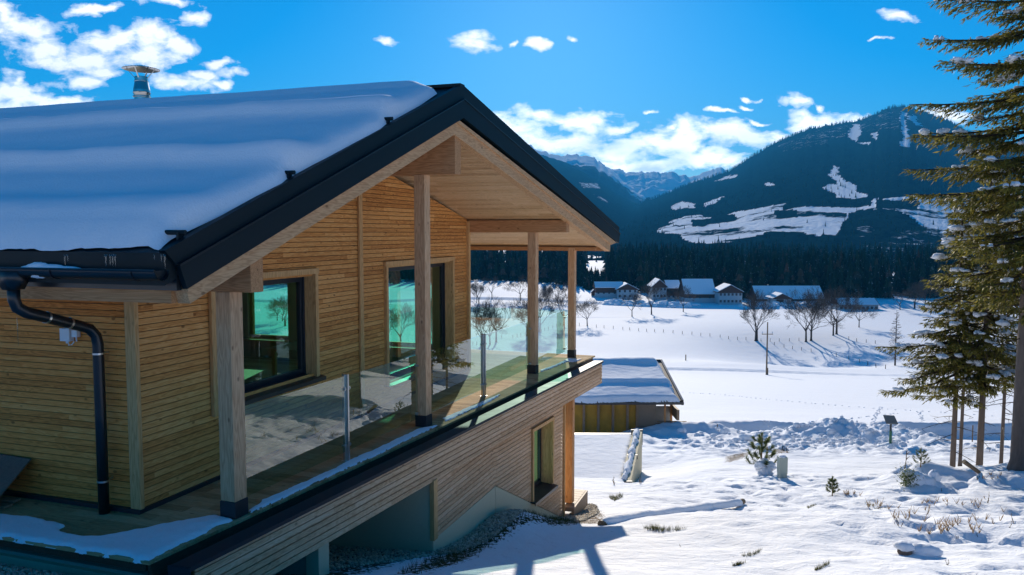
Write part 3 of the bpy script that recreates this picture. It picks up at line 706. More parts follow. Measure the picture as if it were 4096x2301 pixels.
# verge flashing: lower fascia, ledge, upper band  (drawn in the skewed gable plane)
def verge_piece(mb, L0, A, Rr, off0, off1):
    """L0/A/Rr: (top(y,z),bottom(y,z)) at left end, apex, right end"""
    for (a, b) in ((L0, A), (A, Rr)):
        P = []
        for o in (off0, off1):
            pass
        (aty, atz), (aby, abz) = a; (bty, btz), (bby, bbz) = b
        mb.hexa([(gx(aby, off0), aby, abz), (gx(aby, off1), aby, abz), (gx(bby, off1), bby, bbz), (gx(bby, off0), bby, bbz),
                 (gx(aty, off0), aty, atz), (gx(aty, off1), aty, atz), (gx(bty, off1), bty, btz), (gx(bty, off0), bty, btz)])
mb = MB(); verge_piece(mb, ((5.262, 2.524), (5.335, 2.329)), ((10.30, 4.642), (10.283, 4.390)), ((17.887, 2.766), (17.815, 2.555)), -.05, .0)
hb(mb, 'verge_fascia', M['metal'])
mb = MB(); verge_piece(mb, ((5.134, 2.653), (5.25, 2.535)), ((10.287, 4.853), (10.30, 4.655)), ((17.902, 2.92), (17.887, 2.775)), -.09, -.022); 
hb(mb, 'verge_flashing', M['metal'])
mb = MB(); verge_piece(mb, ((5.250, 2.537), (5.262, 2.522)), ((10.30, 4.656), (10.30, 4.640)), ((17.887, 2.778), (17.887, 2.764)), -.05, .012)
hb(mb, 'drip_edge', M['metal2'])
# ridge cap
mb = MB(); mb.beam((FARX, RIDY, RIDZ-.02), (gx(RIDY, -.02), RIDY, RIDZ-.02), .16, .045); hb(mb, 'ridge_cap', M['metal'])
# timber under the verge: lath and barge board
mb = MB(); verge_piece(mb, ((5.355, 2.325), (5.37, 2.30)), ((10.115, 4.365), (10.115, 4.317)), ((17.70, 2.57), (17.33, 2.53)), -.10, -.02)
hb(mb, 'barge_lath', M['beam_y'], bevel=.003)
mb = MB(); verge_piece(mb, ((5.37, 2.335), (5.41, 2.196)), ((10.109, 4.355), (10.109, 4.143)), ((17.332, 2.611), (17.301, 2.379)), -.18, -.05)
hb(mb, 'barge_board', M['beam_y'], bevel=.003)
# soffit: two sloped board planes
def soff_z(y):
    return np.interp(y, [5.41, 10.109, 17.30], [2.24, 4.20, 2.46])
mb = MB()
for (ya, yb) in ((5.41, 10.109), (10.109, 17.30)):
    P = []
    for zo in (0.0, .06):
        P += [(FARX, ya, soff_z(ya)+zo), (gx(ya, -.181), ya, soff_z(ya)+zo), (gx(yb, -.181), yb, soff_z(yb)+zo), (FARX, yb, soff_z(yb)+zo)]
    mb.hexa(P)
# v-joints: thin dark grooves are real steps between boards on the visible right slope
hb(mb, 'soffit', M['soffit'])
mb = MB(); y = 10.4
while y < 17.2:
    z = float(soff_z(y)); mb.hexa([(FARX, y, z-.012), (gx(y, -.19), y, z-.012), (gx(y+.132, -.19), y+.132, float(soff_z(y+.132))-.012), (FARX, y+.132, float(soff_z(y+.132))-.012),
             (FARX, y, z-.001), (gx(y, -.19), y, z-.001), (gx(y+.132, -.19), y+.132, float(soff_z(y+.132))-.001), (FARX, y+.132, float(soff_z(y+.132))-.001)]); y += .145
hb(mb, 'soffit_boards', M['soffit'])
# eave board below the gutter (left) and the far eave
mb = MB(); mb.hexa([(FARX, 5.34, 2.15), (gx(5.37, -.18), 5.34, 2.20), (gx(5.37, -.18), 5.40, 2.20), (FARX, 5.40, 2.15), (FARX, 5.34, 2.34), (gx(5.37, -.18), 5.34, 2.34), (gx(5.37, -.18), 5.40, 2.34), (FARX, 5.40, 2.34)])
hb(mb, 'eave_board', M['beam_x'])
mb = MB(); mb.box(FARX, gx(5.3, -.06), 5.28, 5.335, 2.315, 2.60); hb(mb, 'eave_fascia', M['metal2'])
mb = MB(); mb.box(FARX, gx(17.3, -.18), 17.24, 17.29, 2.385, 2.60); hb(mb, 'eave_board', M['beam_x'])
mb = MB(); mb.box(FARX, gx(17.85, -.1), 17.80, 17.85, 2.56, 2.86); hb(mb, 'eave_fascia', M['metal2'])
# wall plate over near-left wall
mb = MB(); mb.box(-16, -6.13, 5.95, 6.075, 2.16, 2.30); hb(mb, 'wall_plate', M['beam_x'])
# purlins
def purlin(x1, yc, zb, w, h, slant=0):
    mb = MB(); ye = yc
    mb.hexa([(-9, yc-w/2, zb), (x1-.008, yc-w/2, zb), (x1+.008, yc+w/2, zb), (-9, yc+w/2, zb), (-9, yc-w/2, zb+h), (x1-.008, yc-w/2, zb+h), (x1+.008, yc+w/2, zb+h), (-9, yc+w/2, zb+h)])
    return hb(mb, 'purlin', M['beam_x'], bevel=.004)
purlin(-4.742, 6.32, 2.23, .17, .33); purlin(-4.31, 10.25, 3.61, .17, .52); purlin(-3.935, 14.83, 2.80, .16, .24)
mb = MB(); mb.box(-9, gx(17.1, -.3), 17.02, 17.18, 2.40, 2.47); hb(mb, 'purlin', M['beam_x'])
# porch posts
kp = .05; up = Vector((kp, 1, 0)).normalized(); wp = Vector((1, -kp, 0)).normalized()
for (x_, y_, h_, zt) in ((-5.075, 6.325, .088, 2.229), (-4.862, 10.24, .085, 3.609), (-4.655, 14.87, .085, 2.799), (-4.43, 17.08, .075, 2.46)):
    mb = MB(); mb.obox((x_, y_), up, wp, h_, h_, .17, zt); p = hb(mb, 'post', M['post'], bevel=.006)
    mb = MB(); mb.obox((x_, y_), up, wp, h_+.006, h_+.006, .004, .168); hb(mb, 'post_base', M['black'], p, bevel=.003)
# --- deck
def dfx(y): return -5.035+.0868*(y-5.185)     # outer edge of deck boards
mb = MB(); y = 5.17
while y < 17.35:
    mb.hexa([(-16, y, -.028), (dfx(y), y, -.028), (dfx(y+.132), y+.132, -.028), (-16, y+.132, -.028), (-16, y, 0), (dfx(y), y, 0), (dfx(y+.132), y+.132, 0), (-16, y+.132, 0)]); y += .1395
hb(mb, 'deck', M['deck'])
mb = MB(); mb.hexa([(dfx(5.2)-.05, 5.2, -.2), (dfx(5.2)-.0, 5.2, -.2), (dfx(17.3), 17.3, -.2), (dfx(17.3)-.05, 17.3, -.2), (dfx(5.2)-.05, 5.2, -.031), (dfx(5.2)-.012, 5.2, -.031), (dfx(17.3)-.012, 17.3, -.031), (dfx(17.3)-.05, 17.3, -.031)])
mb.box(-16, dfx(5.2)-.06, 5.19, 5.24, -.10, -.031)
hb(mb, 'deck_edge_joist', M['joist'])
# parapet (skewed): plane x = -4.595+.0849(y-5.231)
def pxp(y, o=0.0): return -4.595+.0849*(y-5.231)+o
PY0, PY1 = 5.22, 16.62
up2 = Vector((.0849, 1, 0)).normalized(); n2 = Vector((1, -.0849, 0)).normalized()
mb = MB(); LEN = (PY1-PY0)/up2.y
slats(mb, Vector((pxp(PY0), PY0, 0))-n2*.02, up2, n2, -.455, -.018, .0686, lambda z: (0, LEN), th=.02, gap=.013); hb(mb, 'parapet_cladding', M['clad_pale'])
mb = MB(); mb.hexa([(pxp(PY0, -.16), PY0, -.44), (pxp(PY0, -.021), PY0, -.44), (pxp(PY1, -.021), PY1, -.44), (pxp(PY1, -.16), PY1, -.44), (pxp(PY0, -.16), PY0, -.018), (pxp(PY0, -.021), PY0, -.018), (pxp(PY1, -.021), PY1, -.018), (pxp(PY1, -.16), PY1, -.018)])
hb(mb, 'parapet_core', M['backing'])
mb = MB(); e0, e1 = PY0-.06, PY1+.05
mb.hexa([(pxp(e0, -.20), e0, -.017), (pxp(e0, .012), e0, -.017), (pxp(e1, .012), e1, -.017), (pxp(e1, -.20), e1, -.017), (pxp(e0, -.20), e0, .012), (pxp(e0, .012), e0, .022), (pxp(e1, .012), e1, .022), (pxp(e1, -.20), e1, .012)])
mb.box(pxp(e0)-.22, pxp(e0)+.012, e0-.012, e0, -.46, .012)
hb(mb, 'parapet_cap', M['cap'])
mb = MB(); mb.hexa([(dfx(5.25)+.001, 5.25, -.19), (pxp(5.25, -.161), 5.25, -.19), (pxp(16.6, -.161), 16.6, -.19), (dfx(16.6)+.001, 16.6, -.19), (dfx(5.25)+.001, 5.25, -.17), (pxp(5.25, -.161), 5.25, -.17), (pxp(16.6, -.161), 16.6, -.17), (dfx(16.6)+.001, 16.6, -.17)])
hb(mb, 'drain_channel', M['black'])
mb = MB(); mb.hexa([(-7, 5.3, -.46), (pxp(5.3, -.17), 5.3, -.46), (pxp(16.6, -.17), 16.6, -.46), (-7, 16.6, -.46), (-7, 5.3, -.25), (pxp(5.3, -.17), 5.3, -.25), (pxp(16.6, -.17), 16.6, -.25), (-7, 16.6, -.25)]); hb(mb, 'balcony_slab', M['plaster'])
# --- balustrade
def gl(y): return -5.045+.0495*(y-7.4)     # glass line
def rail_post(y):
    x_ = -5.008+.0543*(y-8.34)
    mb = MB(); mb.obox((x_, y), up, wp, .014, .042, -.02, 1.075); mb.obox((x_, y), up, wp, .040, .009, -.02, 1.07); mb.obox((x_-.0, y), up, wp, .05, .05, .001, .008)
    p = hb(mb, 'railing_post', M['steel'], bevel=.002)
    for zc in (.20, .90):
        for sg in (-1, 1):
            c = MB(); q = Vector((x_, y, zc)); e = q+up*.045*sg
            c.tube([e-wp*.028, e+wp*.028], .022, 12); c.beam(q+up*.010*sg, e, .012, .02); c.tube([e+wp*.028, e+wp*.036], .012, 8)
            hb(c, 'glass_clamp', M['steel'], p, smooth=False)
rail_post(8.34); rail_post(12.46)
for yy, xx in ((10.24, -4.862), (14.87, -4.655), (17.08, -4.43), (6.325, -5.075)):
    for zc in (.20, .90):
        for sg in (-1, 1):
            if (yy > 17 and sg > 0) or (yy < 7 and sg < 0): continue
            c = MB(); e = Vector((gl(yy+.12*sg), yy+.12*sg, zc)); c.tube([e-wp*.028, e+wp*.028], .022, 12); c.beam(e-up*.04*sg, e, .012, .02); hb(c, 'glass_clamp', M['steel'])
def pane(ya, yb):
    mb = MB(); mb.hexa([(gl(ya)-.006, ya, .125), (gl(ya)+.006, ya, .125), (gl(yb)+.006, yb, .125), (gl(yb)-.006, yb, .125), (gl(ya)-.006, ya, 1.055), (gl(ya)+.006, ya, 1.055), (gl(yb)+.006, yb, 1.055), (gl(yb)-.006, yb, 1.055)])
    hb(mb, 'glass_panel', M['glass'])
for a, b in ((6.44, 8.31), (8.37, 10.13), (10.35, 12.43), (12.49, 14.76), (14.98, 16.98)): pane(a, b)
for a, b in ((-6.9, -4.54), (-9.3, -6.96), (-11.7, -9.36), (-14.1, -11.76)):
    mb = MB(); mb.box(a, b, 17.114, 17.126, .06, 1.055); hb(mb, 'glass_panel', M['glass'])
# --- lower storey under the balcony
C0 = Vector((-3.98, 14.73, 0)); K0 = Vector((-4.259, 11.627, 0)); uR = (C0-K0); LR = uR.length; uR = uR/LR; nR = Vector((uR.y, -uR.x, 0))
LW = (13.107, 14.147, -2.0, -.73)
def yR(y): return (y-K0.y)/uR.y
ZK = -1.265; ZC = -2.845
def diagR(z): return 0 if z > ZK else (ZK-z)/(ZK-ZC)*LR
mb = MB(); slats(mb, K0-nR*.02, uR, nR, -2.845, -.40, .0686, lambda z: (diagR(z)+(.0 if z > ZK else .03), LR), [(yR(LW[0]), yR(LW[1]), LW[2], LW[3])], gap=.013)
hb(mb, 'lower_wall_cladding', M['clad_pale'])
YT = 9.33
def diagL(z): return (11.627-YT) if z > ZK else (11.627-YT)-(ZK-z)*99
ZTL = -1.245
def limL(z):
    b = 11.627-YT
    return (0, b)
mb = MB(); slats(mb, Vector((-4.279, YT, 0)), (0, 1, 0), (1, 0, 0), -1.25, -.40, .0686, limL, gap=.013); hb(mb, 'lower_wall_cladding', M['clad_pale'])
mb = MB(); mb.box(-4.30, -4.235, 9.215, 9.33, -1.25, -.44); hb(mb, 'corner_board', M['trim'], bevel=.004)
mb = MB(); mb.obox(tuple((C0+uR*.015)[:2]), uR, nR, .02, .03, -2.85, -.46); hb(mb, 'corner_board', M['trim'])
# rendered plinth and concrete carport walls
mb = MB()
mb.box(-4.60, -4.279, 9.235, 11.627, -3.5, -.40)
mb2 = MB(); b0 = K0-nR*.05; b1 = C0-nR*.05
def seg(mb, a, b, z0, z1, th=.25):
    p = b0+uR*a; q = b0+uR*b; mb.hexa([tuple((p-nR*th))[:2]+(z0,), tuple(p)[:2]+(z0,), tuple(q)[:2]+(z0,), tuple((q-nR*th))[:2]+(z0,), tuple((p-nR*th))[:2]+(z1,), tuple(p)[:2]+(z1,), tuple(q)[:2]+(z1,), tuple((q-nR*th))[:2]+(z1,)])
seg(mb, 0, yR(LW[0]), -3.8, -.40); seg(mb, yR(LW[1]), LR, -3.8, -.40); seg(mb, yR(LW[0]), yR(LW[1]), -3.8, LW[2]); seg(mb, yR(LW[0]), yR(LW[1]), LW[3], -.40)
# plinth faces flush-ish below the cladding (2-3 mm behind the boards' outer face)
p = [K0+nR*-.006, ]
mb.prism([K0+Vector((0, 0, -3.8)), K0+uR*LR+Vector((0, 0, -3.8)), K0+uR*LR+Vector((0, 0, ZC)), K0+Vector((0, 0, ZK))], -nR*.045)
mb.prism([Vector((-4.262, 9.24, -3.2)), Vector((-4.262, 11.62, -3.2)), Vector((-4.262, 11.62, ZK)), Vector((-4.262, 9.24, -1.252))], Vector((-.016, 0, 0)))
mb.box(-16, -4.601, 9.236, 9.5, -3.2, -.46)
mb.box(-4.70, -4.545, 6.98, 7.18, -2.4, -.46)
mb.hexa([(-4.6, 14.5, -3.9), (-4.05, 14.5, -3.9), (-4.05, 14.7, -3.9), (-4.6, 14.7, -3.9), (-4.6, 14.5, -.41), (-4.05, 14.5, -.41), (-4.05, 14.7, -.41), (-4.6, 14.7, -.41)])
hb(mb, 'rendered_wall', M['plaster'])
mb = MB(); mb.box(-8.6, -4.71, 7.0, 7.16, -2.4, -.461); mb.box(-16, -5.2, 5.35, 5.55, -2, -.22); mb.box(-16, -15.8, 5.3, 14.7, -2.5, -.3); hb(mb, 'concrete_wall', M['concrete'])
# lower window
def Rp(a, off, z): q = K0+uR*a+nR*off; return (q.x, q.y, z)
def Rbox(mb, a0, a1, o0, o1, z0, z1): return mb.hexa([Rp(a0, o0, z0), Rp(a0, o1, z0), Rp(a1, o1, z0), Rp(a1, o0, z0), Rp(a0, o0, z1), Rp(a0, o1, z1), Rp(a1, o1, z1), Rp(a1, o0, z1)])
A0, A1 = yR(LW[0]), yR(LW[1])
mb = MB(); Rbox(mb, A0, A0+.05, -.02, .035, LW[2]-.03, LW[3]); Rbox(mb, A1-.05, A1, -.02, .035, LW[2]+.05, LW[3]); Rbox(mb, A0-.01, A1+.01, -.02, .04, LW[3], LW[3]+.06)
lw = hb(mb, 'window', M['trim'], bevel=.003)
mb = MB(); Rbox(mb, A1-.03, A1-.002, -.29, -.02, LW[2]+.04, LW[3]); Rbox(mb, A0+.002, A0+.03, -.29, -.02, LW[2]+.04, LW[3]); Rbox(mb, A0+.03, A1-.03, -.29, -.02, LW[3]-.03, LW[3]-.001); hb(mb, 'reveal', M['trim'], lw)
mb = MB(); Rbox(mb, A0+.031, A0+.09, -.28, -.22, LW[2]+.05, LW[3]-.031); Rbox(mb, A1-.09, A1-.031, -.28, -.22, LW[2]+.05, LW[3]-.031); Rbox(mb, A0+.09, A1-.09, -.28, -.22, LW[2]+.05, LW[2]+.11); Rbox(mb, A0+.09, A1-.09, -.28, -.22, LW[3]-.09, LW[3]-.031); hb(mb, 'frame', M['frame'], lw)
mb = MB(); Rbox(mb, A0+.08, A1-.08, -.255, -.245, LW[2]+.10, LW[3]-.08); hb(mb, 'pane', M['pane'], lw)
mb = MB(); Rbox(mb, A0+.09, A0+.4, -.33, -.32, LW[2]+.10, LW[3]-.08); hb(mb, 'curtain', M['white_plastic'], lw)
mb = MB(); mb.hexa([Rp(A0-.03, -.22, LW[2]+.03), Rp(A0-.03, .09, LW[2]-.02), Rp(A1+.05, .09, LW[2]-.02), Rp(A1+.05, -.22, LW[2]+.03), Rp(A0-.03, -.22, LW[2]+.049), Rp(A0-.03, .09, LW[2]+.0), Rp(A1+.05, .09, LW[2]+.0), Rp(A1+.05, -.22, LW[2]+.049)]); Rbox(mb, A0-.03, A1+.05, .085, .095, LW[2]-.05, LW[2]); hb(mb, 'sill', M['frame'], lw)
# orange corner pillar with its timber step
mb = MB(); mb.box(-4.02, -3.86, 14.99, 15.15, -2.62, -.461); hb(mb, 'corner_pillar', M['post_warm'], bevel=.006)
mb = MB()
for i in range(8): mb.box(-4.9, -3.815, 14.80+i*.145, 14.80+i*.145+.135, -2.72, -2.64)
hb(mb, 'timber_step', M['rough_wood'])
mb = MB(); mb.box(-3.814, -3.775, 14.80, 15.96, -2.95, -2.645); hb(mb, 'timber_step', M['rough_wood'])
# --- gutter and downpipe
mb = MB(); n = 12; yc, zc, rg = 5.10, 2.492, .082; XA, XB = -20.0, gx(5.1, -.02)-.0
def arc(r, s=1): return [(yc+r*math.cos(PI+PI*k/n), zc+r*math.sin(PI+PI*k/n)) for k in range(n+1)]
ao, ai = arc(rg), arc(rg-.007)
for (x0_, x1_) in ((XA, XB),):
    for k in range(n):
        mb.quad((x0_, ao[k][0], ao[k][1]), (x1_, ao[k][0], ao[k][1]), (x1_, ao[k+1][0], ao[k+1][1]), (x0_, ao[k+1][0], ao[k+1][1]))
        mb.quad((x1_, ai[k][0], ai[k][1]), (x0_, ai[k][0], ai[k][1]), (x0_, ai[k+1][0], ai[k+1][1]), (x1_, ai[k+1][0], ai[k+1][1]))
mb.tube([(XA, yc-rg, zc), (XB, yc-rg, zc)], .010, 8)
mb.quad(*[(XB-.03, a, b) for a, b in arc(rg-.004)])
gut = hb(mb, 'gutter', M['metal2'], smooth=False)
x_ = -5.0
for xx in (-4.98, -5.85, -6.7, -7.5):
    mb = MB(); mb.tube([(xx, a+0, b) for a, b in arc(rg+.005)], .006, 6); hb(mb, 'gutter_bracket', M['metal2'], gut)
mb = MB(); FXc = -6.37
mb.hexa([(FXc-.06, yc-.06, 2.30), (FXc+.06, yc-.06, 2.30), (FXc+.06, yc+.06, 2.30), (FXc-.06, yc+.06, 2.30), (FXc-.17, yc-.085, 2.46), (FXc+.15, yc-.085, 2.46), (FXc+.15, yc+.085, 2.46), (FXc-.17, yc+.085, 2.46)])
pts_ = [(FXc, yc, 2.33), (FXc, yc, 2.21), (FXc+.01, yc+.02, 2.14), (FXc+.03, yc+.09, 2.09), (FXc+.03, yc+.17, 2.065)]
e0_ = Vector((FXc+.03, yc+.17, 2.065)); e1_ = Vector((-6.40, 5.80, 1.90))
pts_ = pts_+[tuple(e0_.lerp(e1_, t)) for t in (.25, .5, .75, 1)]+[(-6.375, 5.89, 1.86), (-6.36, 5.945, 1.79), (-6.352, 5.96, 1.70), (-6.352, 5.96, 1.0), (-6.352, 5.96, -.03)]
mb.tube(pts_, .052, 16)
pipe = hb(mb, 'downpipe', M['metal2'], smooth=True)
for q, dr in ((pts_[5], e1_-e0_), (pts_[7], e1_-e0_)):
    mb = MB(); q = Vector(q); dr = dr.normalized(); mb.tube([q-dr*.012, q+dr*.012], .056, 16); hb(mb, 'pipe_clip', M['steel'], pipe)
for zz in (1.60, .32):
    mb = MB(); mb.tube([(-6.352, 5.96, zz), (-6.352, 5.96, zz+.018)], .056, 16); mb.box(-6.362, -6.342, 6.01, 6.08, zz, zz+.015); hb(mb, 'pipe_clip', M['steel'], pipe)
# junction boxes
mb = MB(); mb.box(-6.915, -6.79, 6.02, 6.079, 1.70, 1.83); mb.tube([(-6.83, 6.04, 1.70), (-6.82, 6.04, 1.66), (-6.78, 6.04, 1.665), (-6.755, 6.05, 1.70)], .006, 6); mb.tube([(-6.85, 6.05, 1.70), (-6.85, 6.05, 1.675)], .014, 8)
jb = hb(mb, 'junction_box', M['white_plastic'], bevel=.005)
mb = MB(); mb.box(-6.77, -6.70, 6.03, 6.079, 1.745, 1.815); mb.tube([(-6.73, 6.05, 1.745), (-6.725, 6.05, 1.70)], .008, 6); hb(mb, 'junction_box', M['white_plastic'], bevel=.004)
# snow guard pipes
for (yy, zz) in ((5.36, 2.78), (6.75, 3.37), (8.53, 4.13)):
    x1_ = gx(yy, -.03); z_ = rtop(yy)+.05
    mb = MB(); mb.tube([(FARX, yy, z_), (x1_, yy, z_)], .022, 10); mb.box(x1_-.07, x1_-.05, yy-.03, yy+.03, z_-.06, z_+.0); hb(mb, 'snow_guard', M['metal'])
# chimney
cx_, cy_ = -10.73, 11.2
mb = MB(); mb.lathe((cx_, cy_, 4.0), [(.125, 0), (.125, 1.17), (.148, 1.175), (.148, 1.19), (.135, 1.20), (.14, 1.24), (.147, 1.25), (.14, 1.26), (.138, 1.30), (.112, 1.44), (.118, 1.445), (.118, 1.455), (.11, 1.46), (.11, 1.53), (.10, 1.53), (.10, 1.4)], 28)
ch = hb(mb, 'chimney', M['chimney'], smooth=False)
mb = MB(); mb.lathe((cx_, cy_, 5.66), [(.31, 0), (.02, .075), (.0, .078)], 28); mb.lathe((cx_, cy_, 5.655), [(.0, .07), (.31, 0)], 28); hb(mb, 'chimney_cap', M['chimney'], ch)
for a in (20, 110, 200, 290):
    a = R(a); mb = MB(); mb.beam((cx_+.105*math.cos(a), cy_+.105*math.sin(a), 5.50), (cx_+.25*math.cos(a), cy_+.25*math.sin(a), 5.672), .022, .006); hb(mb, 'cap_strut', M['chimney'], ch)

# --- snow on the roof (left slope + hump over the ridge)
def roof_snow():
    T = np.linspace(0, 1, 150); U = np.concatenate([np.linspace(-24, -5.8, 90), np.linspace(-5.75, 0, 90)])
    # T runs from lower snow edge (y=5.22) over the ridge to y=11.2 ; U: x relative, right end follows verge
    V = []
    y0, y1 = 5.17, 11.6
    yy = y0+(y1-y0)*T
    guards = [5.42, 6.78, 8.56]
    th = np.full_like(yy, .17)
    for g, a in zip(guards, (.10, .16, .13)):
        th += .85*a*np.exp(-np.clip(g+.14-yy, 0, 9)**2/.03)*np.exp(-np.clip(yy-g-.14, 0, 9)**2/.10)+a*.25*np.exp(-np.clip(yy-g-.14, 0, 9)/.8)*(yy > g)
    th = th-.05*np.clip((yy-9.3)/.6, 0, 1)
    th = np.maximum(th, .13); base = np.array([rtop(v) for v in yy])
    verge = np.array([gx(v) for v in yy])
    # distance of the snow end from the verge: bulges at guards, bites between
    inset = .20+.10*np.sin(yy*2.2)
    inset = np.interp(yy, [5.17, 5.35, 5.8, 6.6, 6.8, 7.3, 8.3, 8.6, 9.2, 9.9, 10.2, 10.4, 11.6], [.16, .20, .14, .07, .13, .09, .06, .13, .12, .20, .55, .75, .8])-.02
    XX = np.zeros((len(yy), len(U))); YY = np.zeros_like(XX); ZZ = np.zeros_like(XX)
    for j, u in enumerate(U):
        xr = verge-inset; w = (u+24)/24.0
        X = -24+(xr+24)*w
        dist = xr-X
        endf = np.clip(1-(1-np.clip(dist/.30, 0, 1))**2.2, 0, 1)**.6
        nz = fbm(X*.9, yy*1.4, 3, 12)-.5; n_low = fbm(X*.35, yy*.8, 3, 15)-.5
        lowf = np.clip((yy-y0)/.16, 0, 1)**.45
        t = (th*(1+.22*nz)+.05*n_low)*endf*np.maximum(lowf, .12)
        # irregular lower lip
        lip = (fbm(X*2.2, X*0+4, 4, 9)-.5)*.16+(fbm(X*9, X*0+4, 3, 19)-.5)*.07
        yv = yy+lip*np.clip(1-(yy-y0)/.5, 0, 1)
        XX[:, j] = X+ .02*nz; YY[:, j] = yv; ZZ[:, j] = np.array([rtop(v) for v in yv])+t-.012+ (1-lowf)*-.02
    return XX, YY, ZZ
XX, YY, ZZ = roof_snow()
o = mesh_np('roof_snow', np.stack([XX, YY, ZZ], -1).reshape(-1, 3), gridfaces(*XX.shape), M['snow_roof'], origin=(-8, 8, 4))
tag(o, 'thick blue-shaded snow lying in waves on the chalet roof', 'snow', kind='stuff')
# snow patch lying in the gutter
mb = MB()
for i, (xx, w, h) in enumerate(((-6.05, .16, .05), (-5.9, .2, .035), (-5.75, .2, .02), (-6.18, .08, .02))): mb.blob((xx, 5.09, 2.475), w, .06, h+.02, 14, .05, i)
tag(mb.build('gutter_snow', M['snow_roof'], origin=(-6, 5.1, 2.5), smooth=True), 'small drift of snow lying in the roof gutter above the downpipe', 'snow', kind='stuff')
# icicles
def icicle(px, py0, py1, r, lab):
    a = on(px, py0, y=5.06); ln = a.z-on(px, py1, y=5.06).z; mb = MB(); k = 6
    mb.tube([(a.x+random.uniform(-.002, .002), a.y, a.z-ln*i/k) for i in range(k+1)], [r*(1-.85*(i/k)**1.5)*random.uniform(.85, 1.15) for i in range(k+1)], 7)
    tag(mb.build('icicle', M['ice'], origin=tuple(a), smooth=True), lab, 'icicle', 'icicles hanging from the roof snow')
icicle(260, 1018, 1073, .010, 'leftmost long icicle of the left pair, reaching the gutter'); icicle(271, 1018, 1052, .007, 'short icicle at the right of the left pair')
icicle(424, 1018, 1075, .012, 'first and widest icicle of the cluster of four'); icicle(441, 1018, 1070, .009, 'second icicle of the cluster of four')
icicle(451, 1018, 1075, .009, 'third icicle of the cluster of four'); icicle(461, 1018, 1076, .010, 'fourth icicle of the cluster, nearest the gable')
icicle(617, 1018, 1040, .006, 'tiny icicle left of the roof corner'); icicle(646, 1018, 1050, .006, 'short icicle beside the corner icicle'); icicle(659, 1018, 1078, .009, 'long icicle at the roof corner by the verge')
a = on(68, 1270, y=5.3)
mb = MB(); mb.tube([a, a-Vector((0, 0, .1)), a-Vector((0, 0, .26))], [.006, .005, .002], 6); tag(mb.build('icicle', M['ice'], origin=tuple(a)), 'thin single icicle hanging beside the downpipe bend', 'icicle', 'icicles hanging from the roof snow')

# --- snow on the deck
def patch(name, poly, zf, h, label, step=.025, mat='snow', amp=.3, edge=.05, seed=3, sc=6):
    xs_ = [p[0] for p in poly]; ys_ = [p[1] for p in poly]
    gx_ = np.arange(min(xs_)-.05, max(xs_)+.05, step); gy_ = np.arange(min(ys_)-.05, max(ys_)+.05, step)
    X, Y = np.meshgrid(gx_, gy_)
    dist = np.full(X.shape, 1e9)
    for i in range(len(poly)):
        ax, ay = poly[i]; bx, by = poly[i-1]; L2 = (bx-ax)**2+(by-ay)**2+1e-9
        t = np.clip(((X-ax)*(bx-ax)+(Y-ay)*(by-ay))/L2, 0, 1); dist = np.minimum(dist, np.hypot(X-ax-t*(bx-ax), Y-ay-t*(by-ay)))
    dist = np.where(inpoly(X, Y, poly), dist, -dist)+(fbm(X*sc, Y*sc, 3, seed)-.5)*edge*1.6
    k = np.clip(dist/edge, -1, 1)
    Z = zf(X, Y)+h*np.where(k > 0, np.sqrt(np.clip(k*(2-k), 0, 1)), 0)*(1+amp*(fbm(X*sc*.7, Y*sc*.7, 3, seed+1)-.5)*2)-np.where(k <= 0, .02, .002)
    ok = (k > -.35); idx = -np.ones(X.size, int); fl = ok.ravel()
    Fq = gridfaces(*X.shape); keep = fl[Fq].all(1); Fq = Fq[keep]; used = np.unique(Fq); idx[used] = np.arange(len(used))
    o = mesh_np(name, np.stack([X, Y, Z], -1).reshape(-1, 3)[used], idx[Fq], M[mat], origin=(float(np.mean(xs_)), float(np.mean(ys_)), float(zf(np.array(xs_[0]), np.array(ys_[0])))))
    return tag(o, label, 'snow', kind='stuff')
def pz0(l): return [tuple(on(a, b, z=0)[:2]) for a, b in l]
flat = lambda X, Y: np.zeros_like(np.asarray(X, float))
b2 = zoomp([(-400, 900), (0, 955), (390, 1000), (560, 1040), (500, 1080), (560, 1125), (810, 1133), (1060, 1100), (1300, 1050), (1560, 1000), (1780, 960), (1850, 985), (1900, 1000), (1500, 1190), (1235, 1330), (1100, 1310), (700, 1240), (300, 1180), (0, 1135), (-500, 1050)], 0, 1600, .4844)
patch('deck_snow', [(min(x_, -4.985+.0868*(max(y_, 5.12)-5.185)), max(y_, 5.12)) for x_, y_ in pz0(b2)], flat, .035, 'thin melting snow sheet on the near corner of the deck', edge=.06, step=.012)
strip = zoomp([(195, 1335), (330, 1235), (600, 1120), (900, 985), (1050, 905), (1250, 820), (1450, 725), (1600, 655), (1770, 622), (1700, 660), (1500, 750), (1250, 880), (1050, 965), (800, 1080), (500, 1220), (210, 1358)], 900, 1400, .4837)
patch('deck_edge_snow', pz0(strip), flat, .02, 'narrow ribbon of crusted snow along the deck edge by the first posts', edge=.03, step=.018, sc=14)
strip = zoomp([(1800, 568), (2020, 475), (2140, 425), (2250, 375), (2300, 360), (2240, 400), (2150, 450), (2000, 515), (1820, 597)], 900, 1400, .4837)
patch('deck_edge_snow', pz0(strip), flat, .02, 'crusted snow patch around the foot of the second railing post', edge=.03, step=.018, sc=14)
strip = zoomp([(650, 330), (760, 290), (850, 245), (960, 250), (900, 272), (850, 268), (780, 298), (660, 342)], 1800, 1300, .5528)
patch('deck_edge_snow', pz0(strip), flat, .02, 'thin snow crust beside the far corner post of the balcony', edge=.03, step=.02, sc=12)

